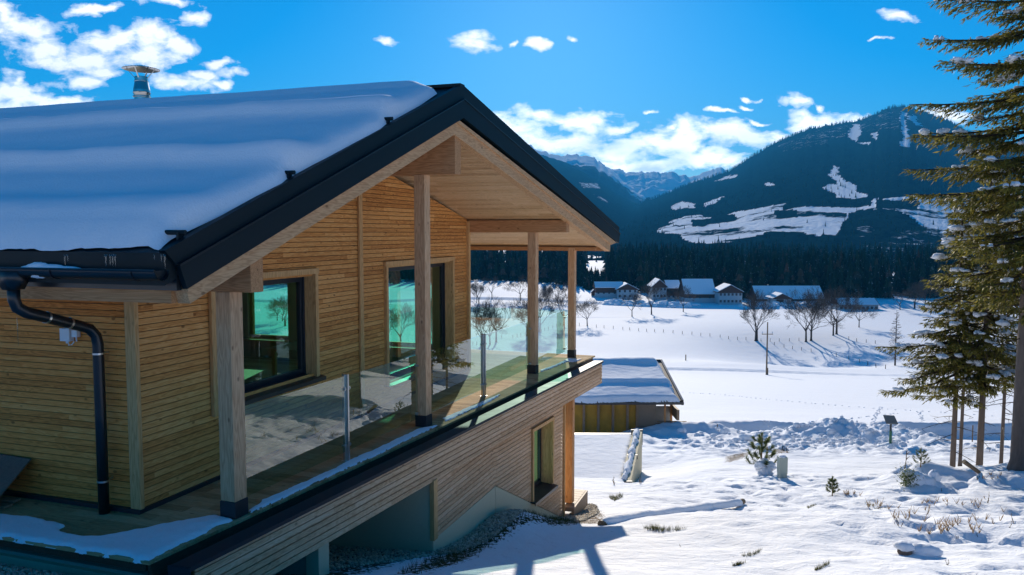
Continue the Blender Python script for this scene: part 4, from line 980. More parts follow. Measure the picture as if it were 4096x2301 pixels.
# loose things on the deck
q = [on(-40, 1765, y=5.75), on(90, 1785, y=5.95)]
mb = MB(); mb.hexa([(-8.4, 5.55, .02), (-7.38, 5.48, .02), (-7.38, 5.50, .02), (-8.4, 5.57, .02), (-8.4, 6.02, .46), (-7.40, 6.03, .43), (-7.40, 6.05, .43), (-8.4, 6.04, .46)])
tag(mb.build('strand_board_sheet', M['osb'], origin=(-7.9, 5.8, 0)), 'dark strand board sheet leaning on the larch wall at far left', 'board')
def plank(px0, py0, px1, py1, w, z, lab):
    a = on(px0, py0, z=z); b = on(px1, py1, z=z); mb = MB(); mb.beam(a, b, w, .028); tag(mb.build('timber_plank', M['rough_wood'], origin=tuple(b), bevel=.003), lab, 'plank', 'offcut planks on the deck')
plank(-260, 1975, 68, 2003, .09, .03, 'upper pale plank lying on the deck below the leaning board')
plank(-260, 1995, 34, 2026, .10, .016, 'lower plank in front of the longer one on the deck')
plank(-260, 2052, 26, 2078, .07, .016, 'short plank end on the snow at the left edge of the deck')

# ------------------------------------------------------------------ gravel
def gravel(name, polys, count, label, r=(.012, .028), zf=None, seed=1):
    rr_ = random.Random(seed); mb = MB(); n = 0
    for poly, share in polys:
        A = [p[0] for p in poly]; B = [p[1] for p in poly]; k = 0; tries = 0; XY = []
        while k < count*share and tries < count*20:
            tries += 1; x_ = rr_.uniform(min(A), max(A)); y_ = rr_.uniform(min(B), max(B))
            if not bool(inpoly(np.array(x_), np.array(y_), poly)): continue
            k += 1; XY.append((x_, y_))
        Zs = terr(np.array([q[0] for q in XY]), np.array([q[1] for q in XY]))
        for (x_, y_), z_ in zip(XY, Zs):
            a = rr_.uniform(*r); mb.blob((x_, y_, z_+a*.3+rr_.uniform(0, .012)), a, a*rr_.uniform(.6, 1), a*rr_.uniform(.5, .8), 6, .2, n); n += 1
    tag(mb.build(name, M['stone'], origin=tuple(polys[0][0][0])+(0,), smooth=True), label, 'gravel', kind='stuff')
def gpoly(l): 
    return [tuple(ground(a, b)[:2]) for a, b in l]
g1 = gpoly(zoomp([(1575, 790), (1640, 690), (1780, 600), (1930, 512), (2080, 545), (2000, 590), (1900, 650), (1760, 740), (1640, 790)], 700, 1700, .66))
g1 = [(-4.27, 9.3), (-3.98, 9.1), (-3.86, 10.2), (-3.80, 11.2), (-3.88, 12.0), (-4.14, 12.5), (-4.27, 11.6)]
gravel('gravel_bed', [(g1, 1.0)], 2300, 'round grey gravel heaped against the cream plinth', seed=2)
gravel('gravel_bed', [([(-7.5, 7.2), (-4.75, 7.2), (-4.45, 7.9), (-4.05, 9.15), (-4.25, 9.22), (-7.5, 9.22)], 1.0)], 5200, 'shaded gravel floor under the balcony', seed=3)
gravel('gravel_bed', [([(-8.5, 4.92), (-5.9, 4.75), (-5.0, 4.70), (-4.7, 4.8), (-4.8, 5.15), (-8.5, 5.15)], .75), ([(-7.9, 4.45), (-7.1, 4.4), (-6.7, 4.7), (-7.9, 4.75)], .25)], 2000, 'brown gravel strip along the near edge of the deck', seed=4)
g4 = gpoly(zoomp([(290, 320), (430, 155), (600, 190), (640, 260), (520, 330), (400, 370)], 2150, 1950, .388))
gravel('gravel_bed', [(g4, 1.0)], 2200, 'sunlit gravel and soil patch beside the timber step', r=(.012, .03), seed=5)

def tufts(name, polys, count, label, mat, h=(.03, .09), seed=1):
    rr_ = random.Random(seed); mb = MB()
    for pi_, poly in enumerate(polys):
        A = [p[0] for p in poly]; B = [p[1] for p in poly]; XY = []; t = 0
        while len(XY) < (count if (pi_ == 0 or count < 200) else 170) and t < count*30:
            t += 1; x_ = rr_.uniform(min(A), max(A)); y_ = rr_.uniform(min(B), max(B))
            if bool(inpoly(np.array(x_), np.array(y_), poly)): XY.append((x_, y_))
        if not XY: continue
        Zs = terr(np.array([q[0] for q in XY]), np.array([q[1] for q in XY]))
        for (x_, y_), z_ in zip(XY, Zs):
            for k in range(3):
                a = rr_.uniform(0, 6.28); hh = rr_.uniform(*h); l = rr_.uniform(.2, 1)*hh; w = .003
                mb.quad((x_-w*math.sin(a), y_+w*math.cos(a), z_-.01), (x_+w*math.sin(a), y_-w*math.cos(a), z_-.01), (x_+l*math.cos(a), y_+l*math.sin(a), z_+hh))
    tag(mb.build(name, mat, origin=tuple(polys[0][0])+(0,)), label, 'grass', kind='stuff')
M['grassblade'] = leaf_mat('winter_grass', (.03, .045, .012), (.13, .12, .04))
tufts('winter_grass', [gpoly([(a, min(b, 2299)) for a, b in p]) for p in gp[:4]], 1100, 'matted winter grass showing between gravel and snow', M['grassblade'], seed=7)
tufts('winter_grass', [gpoly([(a, min(b, 2299)) for a, b in p]) for p in gp[4:]], 70, 'small grass tussocks breaking through the snow slope', M['grassblade'], h=(.02, .06), seed=8)

# ------------------------------------------------------------------ garage roof, retaining wall, shed
def SDB(mb, s0, s1, d0, d1, z0, z1):
    P = []
    for z in (z0, z1):
        for (s, d) in ((s0, d0), (s1, d0), (s1, d1), (s0, d1)): x_, y_ = sd(s, d); P.append((x_, y_, z))
    return mb.hexa(P)
def SDQ(s4, d4, z0, z1):
    P = []
    for z in (z0, z1):
        for s, d in zip(s4, d4): x_, y_ = sd(s, d); P.append((x_, y_, z))
    return P
gc = sd(1.5, 27)
gar = empty('sunken_garage', (gc[0], gc[1], -7.5), 'snow-covered flat garage roof edged by a pale parapet beside the chalet', 'garage')
mb = MB(); mb.hexa(SDQ((-5, 3.55, 4.85, -5), (23.9, 23.9, 29.6, 29.6), -8.6, -5.0)); hb(mb, 'garage_body', M['concrete'], gar)
mb = MB(); mb.hexa(SDQ((3.30, 3.62, 4.97, 4.62), (23.5, 23.5, 29.6, 29.6), -7.4, -4.76)); hb(mb, 'parapet_wall', M['plaster'], gar)
for q4, d4, za, zb in (((3.27, 3.65, 3.66, 3.28), (23.44, 23.44, 23.5, 23.5), -5.4, -4.74), ((3.92, 4.27, 4.28, 3.93), (26.3, 26.3, 26.38, 26.38), -4.9, -4.75), ((4.55, 4.99, 5.0, 4.55), (29.6, 29.6, 29.68, 29.68), -5.3, -4.72)):
    mb = MB(); mb.hexa(SDQ(q4, d4, za, zb)); hb(mb, 'cap_joint', M['frame'], gar)
mb = MB(); mb.hexa(SDQ((-5, 4.85, 4.87, -5), (29.61, 29.61, 29.75, 29.75), -5.2, -4.88)); hb(mb, 'roof_edge', M['white_plastic'], gar)
def patch_sd(name, sdpoly, z, h, label, **k): return patch(name, [sd(*p) for p in sdpoly], (lambda X, Y: np.full(np.shape(X), z)), h, label, **k)
patch_sd('garage_snow', [(-4.9, 23.7), (3.38, 23.7), (4.68, 29.5), (-4.9, 29.5)], -5.0, .17, 'smooth untouched snow on the flat garage roof', step=.08, edge=.15, sc=1.2, amp=.12)
patch_sd('parapet_snow', [(3.32, 23.62), (3.52, 23.62), (4.16, 26.25), (3.96, 26.25)], -4.76, .16, 'rounded snow roll on the near half of the garage parapet', step=.035, edge=.11, sc=2.5, amp=.15)
patch_sd('parapet_snow', [(3.98, 26.42), (4.17, 26.42), (4.84, 29.45), (4.66, 29.45)], -4.76, .16, 'rounded snow roll on the far half of the garage parapet', step=.035, edge=.11, sc=2.5, amp=.15)

sc_ = sd(6.3, 47); 
shed = empty('unfinished_shed', (sc_[0], sc_[1], -9.0), 'low timber outbuilding under construction with yellow boarding and snowy roof', 'shed')
S0, S1, DN, DF = 2.9, 9.5, 43.6, 50.0; ZE, ZRg = -6.62, -5.38
def rz(d): return ZE+(ZRg-ZE)*(d-DN)/(DF-DN)
mb = MB(); P = []
for o_ in (-.22, 0):
    for (s, d) in ((S0, DN), (S1, DN), (S1, DF), (S0, DF)): x_, y_ = sd(s, d); P.append((x_, y_, rz(d)+o_))
mb.hexa(P); P = []
for o_ in (-.22, 0):
    for (s, d, zz) in ((S0, DF, rz(DF)), (S1, DF, rz(DF)), (S1, DF+5, rz(DF)-1.3), (S0, DF+5, rz(DF)-1.3)): x_, y_ = sd(s, d); P.append((x_, y_, zz+o_))
mb.hexa(P); hb(mb, 'roof', M['metal'], shed)
mb = MB(); P = []
for o_ in (-.24, .06):
    for (s, d) in ((S1+.0, DN-.02), (S1+.12, DN-.02), (S1+.12, DF), (S1, DF)): x_, y_ = sd(s, d); P.append((x_, y_, rz(d)+o_))
mb.hexa(P); SDB(mb, S0, S1+.12, DN-.12, DN-.02, ZE-.2, ZE-.06); SDB(mb, S0, S1+.12, DF, DF+.06, ZRg-.1, ZRg+.06); hb(mb, 'verge_trim', M['metal2'], shed)
M['yellow'] = simple('yellow_formwork_board', (.50, .27, .03), .7, 0, .45, 1.6)
mb = MB(); SDB(mb, 3.0, 7.2, 44.6, 44.7, -9.6, -6.9); hb(mb, 'boarding', M['yellow'], shed)
M['farm_white_'] = simple('pale_tarpaulin', (.34, .33, .30), .7); M['strand'] = simple('pale_strand_board', (.27, .21, .15), .8, 0, .25, 14)
mb = MB(); SDB(mb, 7.2, 8.25, 44.5, 44.7, -9.6, -6.75); SDB(mb, 3.0, 7.2, 44.75, 49.5, -9.6, -6.9); hb(mb, 'panel_wall', M['strand'], shed)
for s_0 in (3.25, 4.05, 4.88, 5.72, 6.55, 7.1):
    mb = MB(); SDB(mb, s_0, s_0+.13, 44.42, 44.598, -9.6, -6.75); hb(mb, 'stud', M['rough_wood'], shed)
mb = MB(); SDB(mb, 8.62, 8.72, 44.0, 44.1, -9.8, -6.75); hb(mb, 'prop', M['post_warm'], shed); mb = MB(); SDB(mb, 9.3, 9.42, 45.6, 45.72, -9.8, -6.9); hb(mb, 'prop', M['post_warm'], shed)
mb = MB(); SDB(mb, 8.26, 9.5, 46.2, 46.26, -9.0, -7.5); hb(mb, 'porch_screen', M['farm_white_'], shed); mb = MB(); SDB(mb, 8.3, 9.35, 44.9, 45.0, -8.3, -8.22); hb(mb, 'porch_rail', M['rough_wood'], shed)
mb = MB(); SDB(mb, 8.3, 10.0, 44.4, 44.5, -8.05, -7.98); hb(mb, 'loose_rail', M['rough_wood'], shed); mb = MB(); SDB(mb, 9.4, 9.55, 44.3, 46.3, -7.9, -7.3); hb(mb, 'side_board', M['rough_wood'], shed)
def shedz(X, Y): 
    d = X*HX+Y*HY; return rz(d)+.16/(1+np.exp(-(d-45.7)/.07))*np.exp(-np.clip(d-45.7, 0, 9)/1.6)+.12*np.exp(-((d-49.2)/.5)**2)
patch('shed_snow', [sd(S0-.1, DN-.15), sd(S1-.12, DN-.1), sd(S1-.45, DF-.25), sd(S0-.1, DF-.15)], shedz, .26, 'thick rippled snow on the roof of the unfinished shed', step=.07, edge=.25, sc=.8, amp=.22, seed=40)

# ------------------------------------------------------------------ farm buildings
M['farm_white'] = simple('white_farm_render', (.42, .46, .48), .9, 0, .06, .5)
M['farm_brown'] = simple('brown_farm_boarding', (.10, .045, .03), .8, 0, .3, .8)
M['farm_roofsnow'] = snow_mat('farm_roof_snow', s1=.3, s2=2)
M['farm_dark'] = simple('dark_farm_glazing', (.03, .035, .045), .4, 0, .2, .5)
def farm(name, px0, px1, pyb, d, hw, hr, depth, gable, label, split=.5, wins=(4, 2), gpx=None, cat='farmhouse', over=.7, snowth=.3, gablecol='farm_brown', rot=0.0, low='farm_white', up_='farm_brown'):
    a = (px0-CX)/F*d; b = (px1-CX)/F*d; x_, y_ = sd((a+b)/2, d); zb = H-(pyb-930)/F*d
    root = empty(name, (x_, y_, zb), label, cat)
    W_ = b-a; z0 = zb-1.5; z1 = zb+hw; 
    def T(s, dd):
        s -= (a+b)/2; dd -= d; c, sn_ = math.cos(rot), math.sin(rot); return sd((a+b)/2+s*c-dd*sn_, d+s*sn_+dd*c)
    def B(mb, s0, s1, d0, d1, z0, z1):
        P = []
        for z in (z0, z1):
            for (s, dd) in ((s0, d0), (s1, d0), (s1, d1), (s0, d1)): q = T(s, dd); P.append((q[0], q[1], z))
        mb.hexa(P)
    zs = zb+hw*split
    mb = MB(); B(mb, a, b, d, d+depth, z0, zs); hb(mb, 'lower_wall', M[low], root)
    mb = MB(); B(mb, a-.05, b+.05, d-.05, d+depth+.05, zs, z1); hb(mb, 'upper_wall', M[up_], root)
    def rp(poly, vec, mb):
        mb.prism(poly, vec)
    roof = MB(); sn = MB(); gb = MB(); o_ = over
    def pt(s, dd, z): q = T(s, dd); return Vector((q[0], q[1], z))
    if gable:   # ridge runs away from viewer, gable faces viewer
        m = (a+b)/2 if gpx is None else (gpx-CX)/F*d; ext = -(pt(a, d, 0)-pt(a, d+depth, 0))
        gb.prism([pt(a, d, z1), pt(b, d, z1), pt(m, d, z1+hr)], ext)
        for (e, sg) in ((a, -1), (b, 1)):
            k = hr/abs(e-m); ee = e+sg*o_; ze = z1-k*o_
            for mbx, t0, t1 in ((roof, .02, .22), (sn, .22, .22+snowth)):
                dd0 = d-o_ if mbx is roof else d-o_+.35
                mbx.prism([pt(m, dd0, z1+hr+t0), pt(ee, dd0, ze+t0), pt(ee, dd0, ze+t1), pt(m, dd0, z1+hr+t1)], ext*((depth+2*o_)/depth))
    else:       # long side faces viewer
        m = d+depth/2; ext = pt(b, d, 0)-pt(a, d, 0)
        gb.prism([pt(a, d, z1), pt(a, d+depth, z1), pt(a, m, z1+hr)], ext)
        for (e, sg) in ((d, -1), (d+depth, 1)):
            k = hr/abs(e-m); ee = e+sg*o_; ze = z1-k*o_
            for mbx, t0, t1 in ((roof, .02, .22), (sn, .22, .22+snowth)):
                a0 = a-o_ if mbx is roof else a-o_+.3
                mbx.prism([pt(a0, m, z1+hr+t0), pt(a0, ee, ze+t0), pt(a0, ee, ze+t1), pt(a0, m, z1+hr+t1)], ext*((W_+2*o_)/W_) if mbx is roof else ext*((W_+2*o_-.6)/W_))
    hb(gb, 'gable', M[gablecol], root); hb(roof, 'roof', M['farm_brown'], root); hb(sn, 'roof_snow', M['farm_roofsnow'], root)
    nw, nr_ = wins
    for r_ in range(nr_):
        for i in range(nw):
            s = a+W_*(i+.5)/nw; zz = zb+hw*(r_+.42)/max(nr_, 1); mb = MB(); B(mb, s-.5, s+.5, d-.12, d-.06, zz, zz+1.15); w = hb(mb, 'window', M['farm_dark'], root)
    return root
farm('long_farmhouse', 2384, 2492, 1194, 400, 5.6, 2.2, 8, False, 'long white and brown farmhouse with curved snowy roof at the left of the farm', wins=(5, 1))
farm('gabled_farmhouse', 2470, 2552, 1198, 396, 5.0, 2.6, 10, True, 'low white house with wide brown gable joined to the long farmhouse', split=.95, wins=(4, 2))
farm('tall_farmhouse', 2612, 2668, 1200, 398, 6.8, 3.2, 12, True, 'tall cream farmhouse with half-hipped gable behind the forked bare tree', split=.9, wins=(4, 2))
farm('balcony_farmhouse', 2670, 2722, 1201, 402, 6.3, 3.2, 10, False, 'dark timber farmhouse with steep snowy roof between cream house and barn', split=.35, wins=(3, 2))
farm('hay_barn', 2742, 2862, 1208, 384, 4.2, 6.2, 13, False, 'big brown hay barn with a large blue-shaded snow roof', split=.45, wins=(3, 1), cat='barn')
farm('white_farmhouse', 2878, 2972, 1222, 376, 6.5, 3.0, 11, True, 'white two-storey farmhouse with dark gable and balcony right of the barn', split=.9, wins=(6, 2))
farm('cattle_shed', 3032, 3300, 1212, 392, 2.2, 5.4, 14, False, 'very long low cattle shed with snow roof behind the bare trees', split=.4, wins=(8, 1), cat='barn')
farm('cart_shed', 3098, 3168, 1220, 372, 3.0, 2.0, 9, True, 'small cart shed with brown door in front of the long cattle shed', split=.9, wins=(0, 0), cat='shed')
g = bpy.data.objects['cart_shed']; mb = MB(); SDB(mb, (3110-CX)/F*371.7, (3139-CX)/F*371.7, 371.75, 371.9, H-(1220-930)/F*372, H-(1220-930)/F*372+2.6); hb(mb, 'door', M['farm_brown'], g)
farm('low_hall', 3362, 3520, 1250, 345, 3.3, 2.3, 9, False, 'low pale hall with lightly snowed roof at the right end of the farm', split=.99, wins=(9, 1), cat='hall', snowth=.12, over=.5)
farm('garden_hut', 2368, 2384, 1184, 405, 1.8, 1.0, 2.5, True, 'tiny timber hut in the snow left of the long farmhouse', split=.1, wins=(0, 0), cat='hut', over=.3)
farm('meadow_house', 2615, 2640, 1085, 640, 4.0, 3.0, 8, True, 'small dark house half hidden by conifers above the farm', split=.3, wins=(0, 0), cat='house')
mb = MB(); rr_ = random.Random(5)
for i in range(150):
    u = rr_.uniform(2430, 2790) if i < 110 else rr_.uniform(2960, 3330); d = rr_.uniform(362, 372); s = (u-CX)/F*d; x_, y_ = sd(s, d); z_ = tz(x_, y_)
    mb.blob((x_, y_, z_+rr_.uniform(0, .5)), rr_.uniform(1, 3), rr_.uniform(1, 2), rr_.uniform(.5, 1.5), 7, .3, i)
tag(mb.build('ploughed_snow', M['farm_roofsnow'], origin=(0, 0, 0), smooth=True), 'lumpy heaps of ploughed snow in front of the farm', 'snow', kind='stuff')

# ------------------------------------------------------------------ bare field trees
def bare_tree(seed, forks=1, spread=1.0, h=14.0):
    rr_ = random.Random(seed); tr = MB(); cr = MB()
    def branch(mb, p, d, ln, r, depth):
        n = 3 if depth < 4 else 2; pts_ = [p]; rs = [r]; q = p.copy(); dd = d.copy()
        for i in range(n):
            dd = (dd+Vector((rr_.uniform(-1, 1), rr_.uniform(-1, 1), rr_.uniform(-.35, .75)))*.20).normalized(); q = q+dd*ln/n; pts_.append(q.copy()); rs.append(max(.014, r*(1-.45*(i+1)/n)))
        mb.tube(pts_, rs, 5 if depth < 3 else 3, False)
        if depth >= 6 or ln < .35: return
        kids = rr_.choice([3, 3, 4]) if depth < 5 else 3
        for k in range(kids):
            a = rr_.uniform(0, 6.28); ax = dd.orthogonal().normalized(); ax.rotate(Matrix.Rotation(a, 3, dd))
            ang = R(rr_.uniform(14, 44))*spread if k else R(rr_.uniform(4, 18)); nd = dd.copy(); nd.rotate(Matrix.Rotation(ang, 3, ax)); nd.z += .04
            st = pts_[-1] if k < 2 else pts_[-2]
            branch(cr, st, nd.normalized(), ln*rr_.uniform(.58, .84), max(.02, rs[-1]*rr_.uniform(.62, .82)), depth+1)
    for fk in range(forks):
        off = Vector((0.5*fk*math.cos(fk*2.2+seed), .5*fk*math.sin(fk*2.2+seed), 0)) if forks > 1 else Vector((0, 0, 0)); lean = off*.16
        base = off; top = off+Vector((lean.x+rr_.uniform(-.15, .15), lean.y+rr_.uniform(-.15, .15), h*rr_.uniform(.20, .28)))
        tr.tube([base-Vector((0, 0, 1.0)), base, base.lerp(top, .08), base.lerp(top, .5), top], [h*.030, h*.027, h*.019, h*.016, h*.014], 8)
        for k in range(rr_.choice([4, 5])):
            a = k*2.4+rr_.uniform(-.4, .4); up_ = rr_.uniform(.40, 1.5) if k else 3; nd = Vector((math.cos(a)*spread, math.sin(a)*spread, up_)).normalized()
            branch(cr, top-Vector((0, 0, rr_.uniform(0, .06)*h)), nd, h*rr_.uniform(.20, .27), h*.0085, 1)
    return tr, cr
BT = []
def make_bare(i, seed, forks, spread, h):
    tr, cr = bare_tree(seed, forks, spread, h); mz_ = max(v[2] for v in cr.v); k_ = h/mz_
    for m_ in (tr, cr): m_.v = [(a*k_, b*k_, c*k_) for a, b, c in m_.v]
    r = empty('bare_tree', (0, 0, 0), 'x', 'tree', 'bare trees in the snowy field'); tr.build('trunk', M['bark_bare'], r, smooth=True); cr.build('crown', M['bark_bare'], r); return r
BT = [make_bare(0, 3, 1, 1.0, 14), make_bare(1, 8, 2, .9, 15), make_bare(2, 21, 1, 1.15, 12), make_bare(3, 33, 1, .9, 13)]; used = [False]*4
def copy_tree(o, parent=None):
    c = o.copy(); col.objects.link(c)
    if parent is not None: c.parent = parent
    for ch in [q for q in o.children]: copy_tree(ch, c)
    return c
def put_tree(kind, px, py, hpx, label):
    g_ = ground(px, py)
    if used[kind]: o = copy_tree(BT[kind])
    else: o = BT[kind]; used[kind] = True
    d = g_.x*HX+g_.y*HY; hh = hpx/F*d; zmax = {0: 14, 1: 15, 2: 12, 3: 13}[kind]
    o.location = g_; s = hh/zmax; o.scale = (s, s, s); o.rotation_euler.z = random.uniform(0, 6.28); tag(o, label); WO[o.name] = g_
def setlab(): pass
TL = [(1, 1926, 1382, 175, 'leaning bare tree nearest the chalet corner behind the glass'), (0, 1960, 1378, 150, 'slender bare tree between two larger ones behind the railing post'), (0, 1985, 1370, 205, 'tall bare tree just right of the second steel railing post'),
      (0, 1881, 1188, 60, 'bare tree at the upper field edge touching the larch wall corner'), (3, 1907, 1211, 95, 'left one of the close pair of bare trees high in the porch opening'), (3, 1916, 1218, 95, 'right one of the close pair of bare trees high in the porch opening'),
      (0, 1968, 1195, 100, 'round bare tree on the crest left of the third porch post'), (2, 2081, 1204, 110, 'spreading bare tree on the crest next to the third porch post'), (1, 2110, 1345, 150, 'bare tree half hidden by the left side of the third porch post'),
      (1, 2160, 1330, 190, 'large bare tree just right of the third porch post'), (3, 2185, 1218, 90, 'dark bare tree on the far side of the field right of the third post'), (3, 2195, 1216, 80, 'thin bare tree beside the dark one beyond the third post'), (3, 2232, 1214, 100, 'straight bare tree midway between the third and fourth posts, far back'),
      (0, 2256, 1302, 150, 'bare tree close to the left of the fourth porch post'), (3, 2268, 1213, 80, 'small bare tree touching the fourth porch post far back'),
      (2, 2349, 1304, 118, 'lone bare tree first to the right of the porch'), (0, 2528, 1267, 112, 'dark slim bare tree below the gabled farmhouse'), (0, 2606, 1259, 145, 'forked bare tree in front of the cream farmhouse'), (3, 2733, 1248, 112, 'narrow bare tree before the hay barn'),
      (1, 3022, 1365, 215, 'big wide bare tree left of the utility pole'), (0, 3224, 1368, 208, 'left trunk of the broad bare tree pair in mid field'), (1, 3245, 1362, 215, 'right trunk of the broad bare tree pair in mid field'),
      (3, 3333, 1343, 195, 'thinner bare tree of the tall reddish pair right of mid field'), (0, 3346, 1338, 215, 'thicker bare tree of the tall reddish pair right of mid field'), (2, 3436, 1310, 110, 'small bare tree in front of the low hall'),
      (2, 2700, 1205, 60, 'low bare tree beside the dark timber farmhouse'), (0, 3600, 1240, 90, 'bare tree at the right edge of the farm past the hall'), (1, 3660, 1236, 110, 'russet bare tree behind the left branches of the spruces'), (1, 3700, 1240, 130, 'tall russet bare tree half hidden by the spruce crowns')]
TL += [(0, 1604, 1389, 195, 'round bare tree seen through the larger balcony window'), (1, 1730, 1386, 205, 'broad bare tree seen through the larger window right of the post'), (3, 1545, 1388, 170, 'bare tree at the left edge of the larger window view'),
       (0, 1109, 1283, 100, 'leftmost bare tree of the trio seen through the near window'), (3, 1130, 1285, 105, 'middle bare tree of the trio seen through the near window'), (1, 1142, 1305, 125, 'nearest bare tree of the trio seen through the near window')]
for t in TL: put_tree(*t)

# ------------------------------------------------------------------ fence posts, pole, sign, cabinet
fp = zoomp([(32, 465), (157, 478), (213, 483), (281, 488), (352, 495), (403, 500), (468, 505), (527, 510), (586, 513), (650, 516), (721, 520), (790, 528), (860, 532), (925, 540), (993, 545), (1068, 555), (1130, 565), (1196, 570), (1258, 573), (1369, 585), (1436, 583), (1503, 582), (1577, 582), (1648, 580), (1467, 612), (1538, 628), (1600, 640), (1667, 648), (1738, 660), (1922, 695), (2015, 715), (2093, 738), (2155, 757), (2215, 775), (2285, 785), (2015, 568), (2073, 582), (2143, 592), (2210, 600)], 2300, 1050, .5435)
fp += zoomp([(265, 1390), (310, 1390), (597, 1310), (728, 1310), (778, 1300), (820, 1290), (870, 1275), (1060, 1235), (1096, 1225), (1140, 1210), (1190, 1195), (1233, 1180), (1275, 1165), (1370, 1160)], 1800, 900, .3455)
mb = MB(); mb.tube([(0, 0, -.6), (0, 0, 1.0)], [.09, .07], 6); fpost = mb.build('fence_post', M['bark_bare'], origin=(0, 0, 0))
FLAB = 'short wooden fence post standing in the snowy field'
for i, (a, b) in enumerate(fp):
    o = fpost if i == 0 else fpost.copy()
    if i: col.objects.link(o)
    o.location = ground(a, b); o.rotation_euler = (random.uniform(-.05, .05), random.uniform(-.05, .05), i); tag(o, FLAB, 'fence post', 'fence posts across the field')
g_ = ground(3066, 1500); pl = empty('utility_pole', g_, 'wooden utility pole with small crossarm standing alone in the snow field', 'pole')
mb = MB(); mb.tube([g_-Vector((0, 0, .5)), g_+Vector((0, 0, 10.6))], [.17, .11], 8); hb(mb, 'pole', M['log_wood'], pl)
mb = MB(); rv_ = Vector((RX, RY, 0)); mb.beam(g_+rv_*-1.1+Vector((0, 0, 8.2)), g_+rv_*1.1+Vector((0, 0, 8.2)), .14, .14); hb(mb, 'crossarm', M['log_wood'], pl)
for k in (-1, 1):
    mb = MB(); mb.lathe(g_+rv_*k*1.0+Vector((0, 0, 8.28)), [(.0, 0), (.08, .02), (.11, .2), (.06, .45), (.0, .48)], 8); hb(mb, 'insulator', M['white_plastic'], pl)
mb = MB(); mb.tube([g_+rv_*.25-Vector((0, 0, .3)), g_+rv_*.2+Vector((0, 0, 1.4))], .12, 8); hb(mb, 'base_stub', M['log_wood'], pl)
# marker stakes
for (px, py, hp, lab) in ((2743, 1443, 24, 'thin snow stake standing alone beside the ski track'), (3889, 1768, 68, 'wooden marker stake between the slim spruce trunks'), (2869, 1715, 18, 'short stub stake at the lane edge beside the shed')):
    g_ = ground(px, py); d = g_.x*HX+g_.y*HY; mb = MB(); w = max(.02, .0007*d); mb.tube([g_-Vector((0, 0, .2)), g_+Vector((0, 0, hp/F*d))], w, 6); tag(mb.build('marker_stake', M['dry_stem'], origin=tuple(g_)), lab, 'stake')
g_ = ground(3561, 1772); sg = empty('information_sign', g_, 'tilted grey information panel on a green post beside the lane', 'sign')
d = g_.x*HX+g_.y*HY; mb = MB(); mb.beam(g_-Vector((0, 0, .3)), g_+Vector((0, 0, .5)), .10, .10, up=(0, 1, 0)); M['green'] = simple('green_paint', (.02, .12, .06), .5); hb(mb, 'post', M['green'], sg)
mb = MB(); mb.tube([g_+Vector((0, 0, .5)), g_+Vector((0, 0, .95))], .045, 8); hb(mb, 'stem', M['frame'], sg)
c_ = g_+Vector((0, 0, 1.02)); mb = MB(); fh = Vector((HX, HY, 0)); 
mb.prism([c_-rv_*.27-fh*.12-Vector((0, 0, .17)), c_+rv_*.27-fh*.12-Vector((0, 0, .2)), c_+rv_*.20+fh*.12+Vector((0, 0, .12)), c_-rv_*.30+fh*.12+Vector((0, 0, .15))], (0, 0, .03)); M['panel'] = simple('grey_panel', (.16, .17, .17), .5); hb(mb, 'panel', M['panel'], sg)
g_ = ground(3128, 1912); M['cab'] = simple('grey_green_cabinet', (.33, .38, .33), .55, 0, .05, 6)
cabn = empty('electricity_cabinet', g_, 'grey-green electricity cabinet with snow on its top beside the young pine', 'cabinet'); d = g_.x*HX+g_.y*HY; k_ = d/F
mb = MB(); w_ = 30*k_; hh = 88*k_
def CB(mb, c, w, dp, z0, z1): return mb.hexa([tuple(Vector((c.x, c.y, z0 if j < 4 else z1))+rv_*a*w/2+fh*b*dp/2) for j, (a, b) in enumerate(((-1, -1), (1, -1), (1, 1), (-1, 1))*2)])
CB(mb, g_, w_, .22, g_.z-.3, g_.z+hh*.23); hb(mb, 'plinth', M['cab'], cabn)
mb = MB(); CB(mb, g_, w_+.02, .24, g_.z+hh*.235, g_.z+hh); hb(mb, 'door', M['cab'], cabn, bevel=.008)
mb = MB(); mb.blob((g_.x, g_.y, g_.z+hh+.0), w_/2, .13, .05, 10, .08, 3); tag(mb.build('cabinet_snow', M['snow_clump'], origin=tuple(g_), smooth=True), 'little cap of snow on the electricity cabinet', 'snow', kind='stuff')

# ------------------------------------------------------------------ log and sticks
a = ground(2402, 2103); b = ground(2972, 2018); ax = (b-a).normalized()
mb = MB(); mb.tube([a+Vector((0, 0, .02)), b+Vector((0, 0, .06))], .062, 10); lg = mb.build('fallen_log', M['log_wood'], origin=tuple(a), smooth=False); tag(lg, 'long straight log lying on the slope under a strip of snow', 'log')
def logsnow():
    n = 90; V = []; k = 9
    for i in range(n+1):
        t = i/n*.985; c = a.lerp(b, t)+Vector((0, 0, .055)); sdv = Vector((-ax.y, ax.x, 0)); e = min(1, i/4, (n-i)/3+.1)**.5
        for j in range(k):
            th = PI*j/(k-1); r_ = (.085+.02*vnoise(np.array([t*22]), np.array([j*.7]), 4)[0])*e; V.append(tuple(c+sdv*r_*math.cos(th)*1.05+Vector((0, 0, r_*math.sin(th)*1.15-.025-(.03 if j in (0, k-1) else 0)))))
    return np.array(V), gridfaces(n+1, k)
V, Fq = logsnow(); tag(mesh_np('log_snow', V, Fq, M['snow_clump'], origin=tuple(a)), 'rounded snow strip along the top of the long log', 'snow', kind='stuff')

